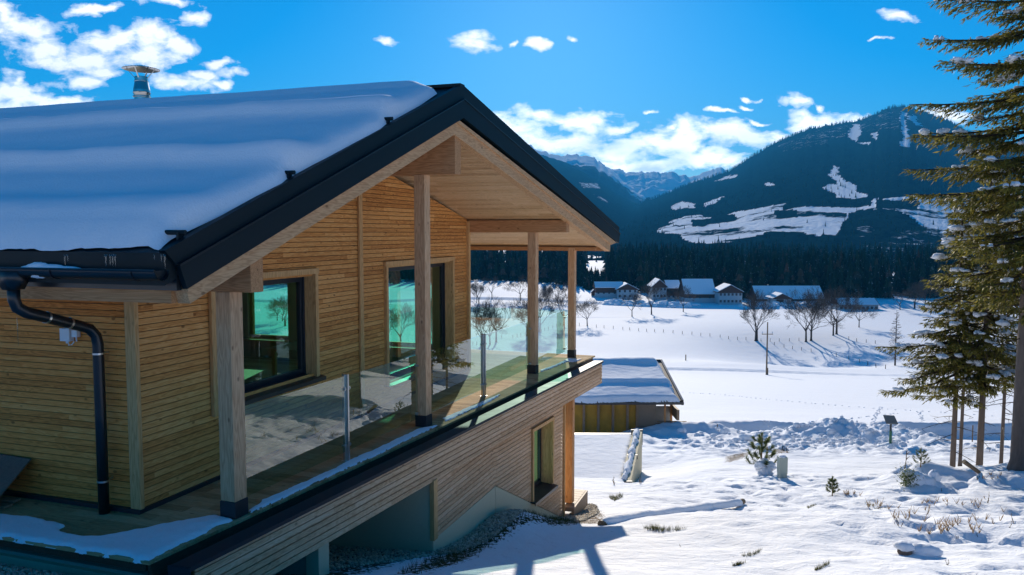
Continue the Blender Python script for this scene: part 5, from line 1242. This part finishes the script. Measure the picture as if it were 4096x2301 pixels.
def stems(px, py, hpx, n, lab, cat='shrub', seed=0, lean=.25, mat='dry_stem', side=True):
    g_ = ground(px, py); d = g_.x*HX+g_.y*HY; hh = hpx/F*d; rr_ = random.Random(seed); mb = MB()
    for i in range(n):
        a = rr_.uniform(0, 6.28); l = rr_.uniform(.05, lean); h_ = hh*(1 if i == 0 else rr_.uniform(.5, .95)); p = g_-Vector((0, 0, .05)); pts_ = [p]
        for k in range(5):
            p = p+Vector((math.cos(a)*l*h_/5+rr_.uniform(-.015, .015), math.sin(a)*l*h_/5+rr_.uniform(-.015, .015), h_/5)); pts_.append(p)
        r0 = max(.004, .0004*d+hh*.006); mb.tube(pts_, [r0*(1-.12*k) for k in range(6)], 5)
        if side:
            for k in range(2, 5):
                if rr_.random() < .75:
                    q = pts_[k]; aa = rr_.uniform(0, 6.28); e = q+Vector((math.cos(aa)*.12*h_, math.sin(aa)*.12*h_, .14*h_)); mb.tube([q, e], [r0*.6, r0*.3], 4)
    tag(mb.build('dry_plant', M[mat], origin=tuple(g_)), lab, cat, 'dry stems poking out of the snow')
Z3 = lambda x_, y_: (2900+x_*.4844, 1600+y_*.4844)
ST = [(1445, 1045, 140, 3, 'forked leafless sapling in the middle of the right foreground'), (1408, 1030, 55, 1, 'thin bent stem left of the forked sapling'), (1838, 1370, 96, 2, 'dark dead twig standing near the bottom right'),
      (2168, 850, 110, 2, 'slender pale stems below the slim spruce trunks'), (2380, 1025, 105, 2, 'tall dry stem at the right edge of the snow slope'), (1945, 1000, 80, 2, 'dry stem between the forked sapling and the right edge'),
      (1480, 600, 190, 2, 'tall pale sapling rising beside the snow-capped stump'), (1190, 650, 22, 2, 'small dry tuft behind the snow hump'), (1410, 610, 26, 1, 'tiny upright twig left of the stump'), (2095, 1150, 70, 2, 'dry stalk in the bumpy snow at lower right'),
      (1915, 1160, 60, 3, 'bushy dry stalks in front of the bumpy snow'), (2360, 1060, 60, 2, 'short stalks beside the tall dry stem at the right edge'), (1340, 1010, 20, 2, 'low dry sprig left of the forked sapling'), (560, 640, 18, 1, 'thin bent grass stalk right of the electricity cabinet'), (1780, 760, 40, 2, 'dry sprigs on the shaded side of the stump mound')]
for i, (a_, b_, h_, n_, lab) in enumerate(ST): stems(*Z3(a_, b_), h_*.55 if h_ > 150 else h_*.5, n_, lab, seed=i+40)
stems(2726, 2188, 24, 2, 'small forked twig alone on the smooth snow in lower centre', seed=77)
stems(2455, 1940, 42, 3, 'wispy stems beside the near end of the garage parapet', seed=78); stems(2560, 1935, 40, 4, 'wispy stems right of the garage parapet', seed=79)

def sprigs():
    rr_ = random.Random(9); mb = MB()
    for c in ((1250, 880, 120, 40), (1700, 870, 90, 40), (2050, 870, 110, 30), (1950, 1080, 160, 80), (2200, 650, 130, 30), (1020, 790, 80, 15), (1500, 1000, 200, 90), (2100, 1000, 220, 80), (1750, 1100, 150, 70)):
        for i in range(11):
            px, py = Z3(c[0]+rr_.gauss(0, .6)*c[2], c[1]+rr_.gauss(0, .6)*c[3])
            if py > 2295: continue
            g_ = ground(px, py)
            for k in range(4):
                a = rr_.uniform(0, 6.28); hh = rr_.uniform(.04, .13); l = rr_.uniform(.2, .8)*hh; w = .005
                mb.quad((g_.x-w, g_.y, g_.z-.01), (g_.x+w, g_.y, g_.z-.01), (g_.x+l*math.cos(a)+w*.5, g_.y+l*math.sin(a), g_.z+hh), (g_.x+l*math.cos(a)-w*.5, g_.y+l*math.sin(a), g_.z+hh))
    tag(mb.build('heather_sprigs', M['dry_stem'], origin=(5, 15, -3)), 'low heather and bilberry sprigs sticking out of the right foreground snow', 'undergrowth', kind='stuff')
sprigs()

# ------------------------------------------------------------------ spruces
def spruce(h, crown0, rad, seed, dens=1.0, trunk_r=.12, longlimbs=(), bare_low=True, leaf=1.0, step=.17):
    rr_ = random.Random(seed); tr = MB(); V = []; Fc = []; sn = MB(); tw = MB()
    tr.tube([(0, 0, -.6), (0, 0, 0), (0, 0, .25), (.02*h/10, 0, h*.4), (0, .02, h)], [trunk_r*1.5, trunk_r*1.25, trunk_r, trunk_r*.75, .02], 10)
    def leafq(p, d, l, w):
        u = d.cross(Vector((0, 0, 1)));
        if u.length < .1: u = Vector((1, 0, 0))
        u.normalize(); u = (u+Vector((0, 0, rr_.uniform(-.9, .9)))).normalized()
        b_ = len(V); m = p+d*l*.45; e = p+d*l
        V.extend([p-u*w*.3, m-u*w, e, m+u*w]); Fc.append((b_, b_+1, b_+2, b_+3))
    def limb(z, a, ln, droop, snow=.5):
        base = Vector((0, 0, z)); d = Vector((math.cos(a), math.sin(a), 0)); pts_ = []
        n = 7
        for i in range(n+1):
            t = i/n; pts_.append(base+d*ln*t+Vector((0, 0, -droop*ln*t*(1-.45*t)+ .04*ln*t*t))+Vector((rr_.uniform(-.03, .03), rr_.uniform(-.03, .03), 0))*ln*.5)
        tw.tube(pts_, [max(.006, .028*ln**.5*(1-.85*i/n)) for i in range(n+1)], 4, False)
        side = Vector((-d.y, d.x, 0)); nb = max(6, int(ln*11*dens))
        for i in range(nb):
            t = .12+.88*(i+rr_.random())/nb; k = min(n-1, int(t*n)); p = pts_[k].lerp(pts_[k+1], t*n-k)
            for sg in (-1, 1):
                bl = ln*.34*(1.05-t)*rr_.uniform(.6, 1.25)+.10; bd = (d*.75+side*sg*rr_.uniform(.45, .95)+Vector((0, 0, rr_.uniform(-.75, .05)))).normalized()
                if bl > .25: tw.tube([p, p+bd*bl*.8], [.006, .004], 3, False)
                m = max(3, int(bl*24*dens))
                for j in range(m):
                    q = p+bd*bl*(j+.5)/m; sd_ = (bd*.7+(side*rr_.uniform(-1, 1)+d*rr_.uniform(-.3, .6))*.9+Vector((0, 0, rr_.uniform(-.75, .3)))).normalized()
                    leafq(q, sd_, rr_.uniform(.10, .20)*leaf, rr_.uniform(.014, .028)*leaf)
                leafq(p+bd*bl*.75, bd, .16*leaf, .018*leaf)
        if rr_.random() < snow:
            for _ in range(rr_.choice([1, 1, 2, 3])):
                t = rr_.uniform(.45, .98); k = min(n-1, int(t*n)); p = pts_[k].lerp(pts_[k+1], t*n-k); s_ = rr_.uniform(.05, .15)
                for j in range(rr_.choice([2, 3, 4])):
                    sn.blob((p.x+rr_.uniform(-.12, .12), p.y+rr_.uniform(-.12, .12), p.z+.04+rr_.uniform(-.03, .03)), s_*rr_.uniform(.5, 1.2), s_*rr_.uniform(.5, 1.0), s_*rr_.uniform(.35, .65), 9, .32, rr_.randint(0, 9999))
    z = crown0; a = 0
    while z < h-.15:
        f = (z-crown0)/(h-crown0); ln = rad*(1-f)**.8*(.65+.35*min(1, f*6))
        for k in range(rr_.choice([3, 4, 4, 5])):
            a += 2.4+rr_.uniform(-.4, .4); limb(z+rr_.uniform(-.1, .1), a, max(.2, ln*rr_.uniform(.7, 1.15)), rr_.uniform(.25, .55) if f < .75 else -.2, .55)
        z += step+.10*rr_.random()
    if bare_low:
        z = crown0*.28
        while z < crown0:
            a = rr_.uniform(0, 6.28); ln = rad*rr_.uniform(.3, .75); d = Vector((math.cos(a), math.sin(a), -.2)); pts_ = [Vector((0, 0, z))+d*ln*i/4+Vector((0, 0, -.1*ln*(i/4)**2)) for i in range(5)]
            tw.tube(pts_, [.016, .012, .009, .007, .004], 4, False)
            for j in range(5):
                p = pts_[1+j % 4]; q = p+Vector((rr_.uniform(-1, 1), rr_.uniform(-1, 1), rr_.uniform(-.6, .1)))*ln*.3; tw.tube([p, q], [.006, .003], 3, False)
            z += rr_.uniform(.12, .35)
    for (zz, aa, ll, dr) in longlimbs: limb(zz, aa, ll, dr, .8)
    return tr, (np.array([tuple(v) for v in V]), np.array(Fc)), tw, sn
def put_spruce(px, py, h, crown0, rad, seed, lab, d=None, **k):
    g_ = ground(px, py)
    if d is not None:
        s = (px-CX)/F*d; x_, y_ = sd(s, d); g_ = Vector((x_, y_, tz(x_, y_)))
    tr, (V, Fc), tw, sn = spruce(h, crown0, rad, seed, **k)
    r = empty('spruce_tree', g_, lab, 'tree', 'spruces at the right edge')
    def off(mb): mb.v = [(a+g_.x, b+g_.y, c+g_.z) for a, b, c in mb.v]; return mb
    off(tr).build('trunk', M['bark'], r, smooth=True); off(tw).build('branches', M['twig'], r)
    mesh_np('crown', V+np.array(g_), Fc, M['needle'], smooth=False, parent=r)
    s_ = off(sn).build('branch_snow', M['snow_clump'], r, smooth=True); s_['kind'] = 'stuff'
    return r
la = math.atan2(-RY, -RX)    # toward image left
LLs = [(8.9, la+.1, 3.3, .16), (8.2, la-.25, 3.0, .22), (7.6, la+.15, 3.5, .26), (8.3, la+.5, 2.6, .25), (9.8, la-.1, 3.1, .18), (10.6, la+.2, 2.9, .12), (11.3, la-.1, 2.8, .1), (12.2, la+.1, 2.9, .12), (12.7, la-.2, 2.6, .02), (9.0, la-.45, 2.6, .1), (6.2, la+.35, 2.4, .3)]
put_spruce(4120, 1880, 17.5, 4.6, 2.6, 11, 'massive old spruce with thick trunk cut by the right edge', d=20.5, trunk_r=.25, longlimbs=LLs, dens=1.05, step=.28)
put_spruce(3843, 1893, 8.8, 2.6, 1.7, 12, 'slim spruce with straight grey trunk, left of the two slender ones', d=24.6, trunk_r=.085, longlimbs=[(3.2, la, 2.3, .5), (3.6, la+.3, 2.2, .45), (4.3, la-.2, 2.3, .3)], dens=1.0)
put_spruce(3952, 1893, 9.6, 2.9, 1.7, 13, 'slim spruce with slanting trunk between the left slim one and the giant', d=24.2, trunk_r=.10, dens=.95)
put_spruce(3873, 1850, 8.8, 3.4, 1.3, 14, 'thin dark spruce just behind the left slim trunk', d=26.8, trunk_r=.06, dens=.8)
put_spruce(4040, 1860, 9.5, 3.0, 1.5, 15, 'narrow spruce partly behind the giant trunk', d=26.5, trunk_r=.06, dens=.8)
# further spruces to the right, outside the frame, seen mirrored in the glass
RS = random.Random(6); EX = [(19.5, 17, 11), (17.5, 12.5, 9.5), (22, 22, 12), (20.5, 10.5, 10), (24, 15, 12)]
while len(EX) < 46:
    d = RS.uniform(9, 62); s = RS.uniform(.72, 1.0)*d+RS.uniform(2, 26)
    if s < 19 or s > 62: continue
    EX.append((s, d, RS.uniform(10, 16)))
for i, (s, d, h_) in enumerate(EX):
    x_, y_ = sd(s, d)
    if i == 0: src_ = put_spruce(0, 0, 11, 2.4, 2.0, 31, 'snowy spruce of the wood beyond the right edge, seen mirrored in the chalet glass', d=None, dens=.6, leaf=1.4, trunk_r=.15) ; src_.location = (x_, y_, tz(x_, y_)); base = src_; base['group'] = 'spruces of the wood beyond the right edge'
    else:
        c = copy_tree(base); c.location = (x_, y_, tz(x_, y_)); k_ = h_/11; c.scale = (k_, k_, k_); c.rotation_euler.z = i*1.3; c['group'] = 'spruces of the wood beyond the right edge'
# larch (bare, narrow)
def bare_larch(px, py, hpx, lab):
    g_ = ground(px, py); d = g_.x*HX+g_.y*HY; h_ = hpx/F*d; rr_ = random.Random(3); r = empty('bare_larch', g_, lab, 'tree'); mb = MB(); mb.tube([g_-Vector((0, 0, .5)), g_+Vector((0, 0, h_))], [h_*.016, .03], 8); hb(mb, 'trunk', M['bark_bare'], r)
    mb = MB(); z = h_*.12
    while z < h_*.97:
        for k in range(3):
            a = rr_.uniform(0, 6.28); ln = h_*.20*(1-z/h_)**.7*rr_.uniform(.6, 1.1)+.2; p0 = g_+Vector((0, 0, z)); p1 = p0+Vector((math.cos(a)*ln*.6, math.sin(a)*ln*.6, -.12*ln)); p2 = p0+Vector((math.cos(a)*ln, math.sin(a)*ln, .05*ln))
            mb.tube([p0, p1, p2], [.05, .035, .02], 3, False)
            for j in range(4):
                q = p0.lerp(p2, rr_.uniform(.3, 1)); mb.tube([q, q+Vector((rr_.uniform(-1, 1), rr_.uniform(-1, 1), rr_.uniform(-.5, .3)))*ln*.3], [.025, .015], 3, False)
        z += h_*.022
    hb(mb, 'crown', M['bark_bare'], r)
bare_larch(3580, 1463, 225, 'narrow leafless larch standing on the field left of the spruces')

# young pine with snow lump
def young_pine(px, py, hpx, lab, snow=True, seed=2, spread=1.0, tuft=1.0, catn='young_pine'):
    g_ = ground(px, py); d = g_.x*HX+g_.y*HY; h_ = hpx/F*d; rr_ = random.Random(seed); r = empty(catn, g_, lab, 'young tree')
    mb = MB(); mb.tube([g_-Vector((0, 0, .1)), g_+Vector((0, 0, h_*.92))], [h_*.022+.004, h_*.01+.002], 8); hb(mb, 'trunk', M['dry_stem'], r)
    V = []; Fc = []
    def tuftf(a, b, n, l):
        dd = (b-a).normalized(); o_ = dd.orthogonal().normalized()
        for i in range(n):
            p = a.lerp(b, rr_.uniform(0, 1)); e = o_.copy(); e.rotate(Matrix.Rotation(rr_.uniform(0, 6.28), 3, dd)); t = (dd*rr_.uniform(.4, 1.2)+e).normalized(); w = dd.cross(t).normalized()*l*.07
            k = len(V); V.extend([p-w, p+w, p+t*l]); Fc.append((k, k+1, k+2))
    nwh = 4
    for w_ in range(nwh):
        z = h_*(.22+.55*w_/(nwh-1)); ln = h_*(.40-.20*w_/(nwh-1))*spread
        for k in range(5):
            a = k*1.257+w_*.6+rr_.uniform(-.2, .2); p0 = g_+Vector((0, 0, z)); p1 = p0+Vector((math.cos(a)*ln*.75, math.sin(a)*ln*.75, ln*.12)); p2 = p1+Vector((math.cos(a)*ln*.25, math.sin(a)*ln*.25, ln*.35))
            tuftf(p0.lerp(p1, .3), p1, 45, h_*.09*tuft); tuftf(p1, p2, 70, h_*.11*tuft)
    tuftf(g_+Vector((0, 0, h_*.66)), g_+Vector((0, 0, h_)), 170, h_*.10*tuft)
    mesh_np('foliage', np.array([tuple(v) for v in V]), np.array(Fc), M['needle_young'], smooth=False, parent=r)
    if snow:
        mb = MB()
        for (a_, b_, c_, s_) in ((0, 0, .20, .17), (-.10, -.05, .28, .13), (.12, -.04, .26, .14), (0, -.1, .14, .16), (.03, .05, .33, .10)):
            q = g_+rv_*a_*h_+fh*(b_-.20)*h_+Vector((0, 0, c_*h_)); mb.blob(tuple(q), s_*h_*1.0, s_*h_*.9, s_*h_*.8, 14, .22, int(s_*100)); [mb.blob((q.x+math.cos(j*1.3)*s_*h_*.85, q.y+math.sin(j*1.3)*s_*h_*.8, q.z+(-.25+.2*(j % 3))*s_*h_), s_*h_*(.35+.08*(j % 2)), s_*h_*.35, s_*h_*.28, 8, .3, j) for j in range(5)]; mb.blob((q.x+.3*s_*h_, q.y, q.z+.35*s_*h_), s_*h_*.45, s_*h_*.4, s_*h_*.3, 9, .25, int(s_*90))
        o_ = hb(mb, 'snow_lump', M['snow_clump'], r, smooth=True)
    return r
young_pine(*(2900+620*.2329, 1650+1050*.2329), 168, 'young pine with a big snow lump in its lower branches beside the cabinet')
mb = MB(); g_ = ground(2900+715*.2329, 1650+1000*.2329); d = g_.x*HX+g_.y*HY; mb.tube([g_-Vector((0, 0, .2)), g_+Vector((0, 0, 100/F*d))], .022, 8); tag(mb.build('support_stake', M['rough_wood'], origin=tuple(g_)), 'round wooden stake supporting the young pine', 'stake')
young_pine(*Z3(885, 795), 80, 'small spruce sapling with few tufts in the right foreground', snow=False, seed=5, spread=.8, tuft=1.2, catn='pine_sapling')
young_pine(*Z3(1615, 560), 78, 'crooked pine seedling with flat boughs behind the stump', snow=False, seed=7, spread=1.1, tuft=.9, catn='pine_sapling')
# snow-capped evergreen stump
g_ = ground(*Z3(1510, 740)); st_ = empty('evergreen_bush', g_, 'small evergreen bush sheltering under a snow-capped hump', 'bush')
V = []; Fc = []; rr_ = random.Random(4); k_ = (g_.x*HX+g_.y*HY)/F
for i in range(900):
    p = Vector((rr_.gauss(0, 1)*.10, rr_.gauss(0, 1)*.10, abs(rr_.gauss(.25, .14)))); dd = Vector((rr_.uniform(-1, 1), rr_.uniform(-1, 1), rr_.uniform(-.6, .8))).normalized(); w = dd.orthogonal().normalized()*.010; b_ = len(V); q = g_+p
    V.extend([q-w, q+w, q+dd*.06]); Fc.append((b_, b_+1, b_+2))
mesh_np('foliage', np.array([tuple(v) for v in V]), np.array(Fc), M['needle_young'], smooth=False, parent=st_)
mb = MB()
for i, (a_, b_, c_, s1, s2) in enumerate(((.22, .1, .30, .28, .26), (.05, .12, .48, .16, .12), (.45, .15, .25, .3, .22), (.62, .1, .12, .35, .2), (.3, -.05, .08, .5, .2), (.75, .2, .35, .14, .2))):
    q = g_+rv_*a_+fh*b_+Vector((0, 0, c_-.12)); mb.blob(tuple(q), s1, s1*.9, s2, 16, .10, i)
tag(mb.build('stump_snow', M['snow_clump'], origin=tuple(g_), smooth=True), 'rounded snow hump over a stump behind the evergreen bush', 'snow', kind='stuff')
# stub of wood by slim trunks, snow lumps at lower right
a = ground(*Z3(2100, 605)); mb = MB(); mb.tube([a, a-rv_*.42+Vector((0, 0, .30))], [.05, .06], 8); tag(mb.build('wood_stub', M['log_wood'], origin=tuple(a)), 'short broken branch stub leaning in the snow between the slim spruces', 'branch')
for i, (a_, b_, s_, lab) in enumerate(((1480, 1275, .10, 'snow-topped stone poking out near the bottom right'), (2010, 1340, .12, 'x'))[:1]):
    g_ = ground(*Z3(a_, b_)); mb = MB(); mb.blob((g_.x, g_.y, g_.z+.02), .09, .08, .07, 10, .2, 4); tag(mb.build('stone', M['osb'], origin=tuple(g_), smooth=True), lab, 'stone')
    mb = MB(); mb.blob((g_.x, g_.y+.02, g_.z+.08), .12, .10, .06, 14, .1, 5); mb.blob((g_.x+.25, g_.y+.1, g_.z+.02), .2, .12, .09, 14, .1, 6); tag(mb.build('stone_snow', M['snow_clump'], origin=tuple(g_), smooth=True), 'puffs of snow on and beside the small dark stone', 'snow', kind='stuff')
# plough lumps of snow
mb = MB(); rr_ = random.Random(12)
for i in range(420):
    s = rr_.gauss(15, 3.2); d = rr_.gauss(38.5, 2.6)
    if i % 3 == 0: s = rr_.uniform(9, 19); d = 36+rr_.uniform(-2, 2)
    x_, y_ = sd(s, d); z_ = tz(x_, y_); r_ = rr_.uniform(.05, .20)*(1.6 if rr_.random() < .1 else 1); mb.blob((x_, y_, z_+r_*.2), r_, r_*rr_.uniform(.7, 1), r_*rr_.uniform(.5, .8), 8, .22, i)
tag(mb.build('snow_lumps', M['snow_clump'], origin=(8, 38, -8), smooth=True), 'ploughed lumps of snow piled on the bank by the lane', 'snow', kind='stuff')
def trail(polys, label, name='footprint_lumps'):
    mb = MB(); rr_ = random.Random(31); n = 0
    for pl_ in polys:
        for (a_, b_) in zip(pl_, pl_[1:]):
            A = ground(*a_); B = ground(*b_); m = max(2, int((B-A).length/.75))
            for i in range(m):
                p = A.lerp(B, (i+rr_.uniform(-.2, .2))/m); w_ = .14*(1 if i % 2 else -1); x_ = p.x+RX*w_*.6+rr_.uniform(-.06, .06); y_ = p.y+RY*w_*.6+rr_.uniform(-.3, .3); z_ = tz(x_, y_); n += 1
                mb.blob((x_, y_, z_), rr_.uniform(.05, .12), rr_.uniform(.05, .10), rr_.uniform(.03, .06), 7, .3, n)
    tag(mb.build(name, M['snow'], origin=(0, 0, 0), smooth=True), label, 'footprints', kind='stuff')
trail([[(2740, 1571), (2900, 1582), (3084, 1600), (3400, 1628), (3724, 1648), (4000, 1668)], [(3525, 1629), (3500, 1670), (3457, 1721)], [(3312, 1718), (3408, 1675), (3602, 1653)], [(3675, 1648), (3714, 1692), (3743, 1728)], [(3065, 1682), (3064, 1716)], [(3080, 1690), (3140, 1716)]], 'raised snow lumps whose shaded fronts stand for footprints across the smooth meadow beyond the lane')
# footprints are raised lumps, shaped so their shaded fronts read as dark prints
# ------------------------------------------------------------------ haze
HZ = 1.0
def haze():
    mb = MB(); mb.box(-14500, 14500, -900, 10400, -45, 1200)
    m, nt, out = newmat('valley_haze'); v = N(nt, 'ShaderNodeVolumePrincipled'); v.inputs['Color'].default_value = (.05, .47, 1.0, 1); v.inputs['Density'].default_value = 1.0e-4; v.inputs['Anisotropy'].default_value = .0
    L(nt, v.outputs[0], out.inputs['Volume']); o = mb.build('haze', m, origin=(0, 0, 0)); tag(o, 'thin blue mountain haze over the whole valley', 'haze', kind='stuff')
haze()

# ------------------------------------------------------------------ sun, sky, clouds
SUNP = (2178, -120)
sdir = ray(*SUNP).normalized(); elev = math.asin(sdir.z); azi = math.atan2(sdir.x, sdir.y)   # azimuth from +Y clockwise
sl = bpy.data.lights.new('sun', 'SUN'); sl.energy = 4.5; sl.angle = R(.53); sl.color = (1, .90, .76)
so = bpy.data.objects.new('sun', sl); col.objects.link(so); so.rotation_euler = (-sdir).to_track_quat('-Z', 'Y').to_euler(); so.location = (0, 0, 60)
w = bpy.data.worlds.new('World'); scene.world = w; w.use_nodes = True; nt = w.node_tree; nt.nodes.clear()
out = nt.nodes.new('ShaderNodeOutputWorld'); bg = nt.nodes.new('ShaderNodeBackground'); L(nt, bg.outputs[0], out.inputs[0])
sky = nt.nodes.new('ShaderNodeTexSky'); sky.sky_type = 'NISHITA'; sky.sun_disc = False; sky.sun_elevation = elev; sky.sun_rotation = azi
sky.altitude = 900; sky.air_density = 1.0; sky.dust_density = .25; sky.ozone_density = 3.0
gm = N(nt, 'ShaderNodeGamma'); L(nt, sky.outputs[0], gm.inputs[0]); gm.inputs[1].default_value = 1.0
hs_ = N(nt, 'ShaderNodeHueSaturation'); hs_.inputs['Saturation'].default_value = 1.3; hs_.inputs['Value'].default_value = 1.0; tint = mixc(nt, 1.0, gm.outputs[0], (.55, .81, 1.0), 'MULTIPLY'); L(nt, tint, hs_.inputs['Color'])
tc = N(nt, 'ShaderNodeTexCoord'); 
def dot(v): n = N(nt, 'ShaderNodeVectorMath', operation='DOT_PRODUCT'); L(nt, tc.outputs['Generated'], n.inputs[0]); n.inputs[1].default_value = v; return n.outputs['Value']
dh = dot((HX, HY, 0)); dr = dot((RX, RY, 0)); dz = dot((0, 0, 1)); dhc = mth(nt, 'MAXIMUM', dh, .05)
U_ = mth(nt, 'DIVIDE', dr, dhc); V_ = mth(nt, 'DIVIDE', dz, dhc)
cb = N(nt, 'ShaderNodeCombineXYZ'); L(nt, U_, cb.inputs[0]); L(nt, V_, cb.inputs[1]); P_ = cb.outputs[0]
def px2uv(px, py):
    q = ray(px, py); h_ = q.x*HX+q.y*HY; return ((q.x*RX+q.y*RY)/h_, q.z/h_)
blobs = [(30, 60, 60, 60), (120, 120, 140, 60), (170, 210, 110, 60), (400, 190, 120, 50), (480, 150, 150, 50), (600, 130, 100, 55), (680, 170, 70, 50), (560, 230, 160, 55), (360, 260, 120, 45), (720, 325, 130, 32), (400, 300, 140, 30), (330, 320, 100, 28), (60, 320, 45, 45), (110, 385, 130, 60), (20, 420, 120, 55), (250, 400, 130, 30), (860, 240, 75, 22), (910, 280, 65, 24), (800, 290, 80, 20), (870, 315, 70, 16), (775, 58, 45, 30), (310, 35, 75, 22), (420, 20, 90, 16), (700, 5, 90, 15), (960, 380, 90, 14),
         (1900, 155, 85, 32), (2135, 180, 40, 20), (1560, 150, 55, 14), (3590, 75, 85, 24), (3500, 165, 30, 8), (2055, 178, 25, 12), (2310, 155, 25, 10)]
mz = [(60, 150, 130, 45), (280, 190, 230, 70), (560, 215, 160, 28), (200, 320, 300, 65), (600, 350, 280, 85), (900, 310, 240, 100), (1100, 270, 220, 90), (1300, 260, 260, 65), (700, 460, 380, 45), (1000, 420, 300, 65), (1560, 62, 110, 30), (1715, 95, 40, 20), (1750, 180, 270, 60), (1600, 200, 140, 60), (715, 147, 35, 13), (2400, 185, 150, 50), (1130, 140, 70, 12), (1350, 170, 60, 15), (1220, 50, 40, 14), (1240, 100, 40, 12), (880, 260, 130, 40), (-120, 260, 250, 90), (800, 240, 50, 14)]
blobs += [(2100+a*.6988, 350+b*.6988, c*.6988, e*.6988) for a, b, c, e in mz]
# warp the lookup so the ellipses never read as ellipses
wn = N(nt, 'ShaderNodeTexNoise'); wn.inputs['Scale'].default_value = 14; wn.inputs['Detail'].default_value = 7; L(nt, P_, wn.inputs['Vector'])
wv = N(nt, 'ShaderNodeVectorMath', operation='SUBTRACT'); L(nt, wn.outputs['Color'], wv.inputs[0]); wv.inputs[1].default_value = (.5, .5, .5)
ws = N(nt, 'ShaderNodeVectorMath', operation='MULTIPLY_ADD'); L(nt, wv.outputs[0], ws.inputs[0]); ws.inputs[1].default_value = (.11, .045, 0); L(nt, P_, ws.inputs[2])
acc = None
for (a, b, c, e) in blobs:
    u0, v0 = px2uv(a, b); sx = F/c*.85; sy = F/e*.85
    n = N(nt, 'ShaderNodeVectorMath', operation='MULTIPLY_ADD'); L(nt, ws.outputs[0], n.inputs[0]); n.inputs[1].default_value = (sx, sy, 0); n.inputs[2].default_value = (-u0*sx, -v0*sy, 0)
    l = N(nt, 'ShaderNodeVectorMath', operation='LENGTH'); L(nt, n.outputs[0], l.inputs[0]); q = mth(nt, 'SUBTRACT', 1.0, l.outputs['Value']); acc = q if acc is None else mth(nt, 'MAXIMUM', acc, q)
mp = N(nt, 'ShaderNodeMapping'); mp.inputs['Scale'].default_value = (1, 1.9, 1); L(nt, P_, mp.inputs[0])
cn = N(nt, 'ShaderNodeTexNoise'); cn.inputs['Scale'].default_value = 26; cn.inputs['Detail'].default_value = 9; cn.inputs['Roughness'].default_value = .6; cn.inputs['Distortion'].default_value = .25; L(nt, mp.outputs[0], cn.inputs['Vector'])
dens = mth(nt, 'ADD', mth(nt, 'MULTIPLY', acc, .85), mth(nt, 'MULTIPLY', mth(nt, 'SUBTRACT', cn.outputs[0], .5), 2.3))
front_ = mth(nt, 'GREATER_THAN', dh, .1)
cov = mth(nt, 'MULTIPLY', ramp(nt, dens, .0, .62), front_); cov = mth(nt, 'POWER', cov, 1.0)
cn2 = N(nt, 'ShaderNodeTexNoise'); cn2.inputs['Scale'].default_value = 11; cn2.inputs['Detail'].default_value = 6; L(nt, mp.outputs[0], cn2.inputs['Vector'])
bank = mth(nt, 'MULTIPLY', ramp(nt, mth(nt, 'MULTIPLY', V_, -1), -.145, -.085), ramp(nt, U_, -.1, .1))
shade = mth(nt, 'MULTIPLY', mth(nt, 'MULTIPLY', ramp(nt, cn2.outputs[0], .42, .62), bank), ramp(nt, dens, .25, .55))
CW = 13; CG = 6.5
cc = mixc(nt, shade, (CW, CW*1.0, CW*1.0), (CG*.80, CG*.98, CG*1.15))
boost = mth(nt, 'SUBTRACT', 2.0, ramp(nt, V_, .08, .20)); vm = N(nt, 'ShaderNodeVectorMath', operation='SCALE'); L(nt, cc, vm.inputs[0]); L(nt, boost, vm.inputs['Scale']); fin = mixc(nt, mth(nt, 'MULTIPLY', cov, .97), hs_.outputs[0], vm.outputs[0]); L(nt, fin, bg.inputs[0]); bg.inputs[1].default_value = .073

# ------------------------------------------------------------------ camera / render
cd = bpy.data.cameras.new('Camera'); co = bpy.data.objects.new('Camera', cd); col.objects.link(co); scene.camera = co
cd.sensor_width = 36; cd.lens = F/4096*36; cd.clip_end = 60000; cd.clip_start = .1
co.location = CAM; co.rotation_euler = (PI/2-PIT, 0, YAW)
scene.render.resolution_x = 1024; scene.render.resolution_y = 575
scene.view_settings.view_transform = 'Standard'; scene.view_settings.look = 'None'; scene.view_settings.exposure = 0.88; scene.view_settings.gamma = 1
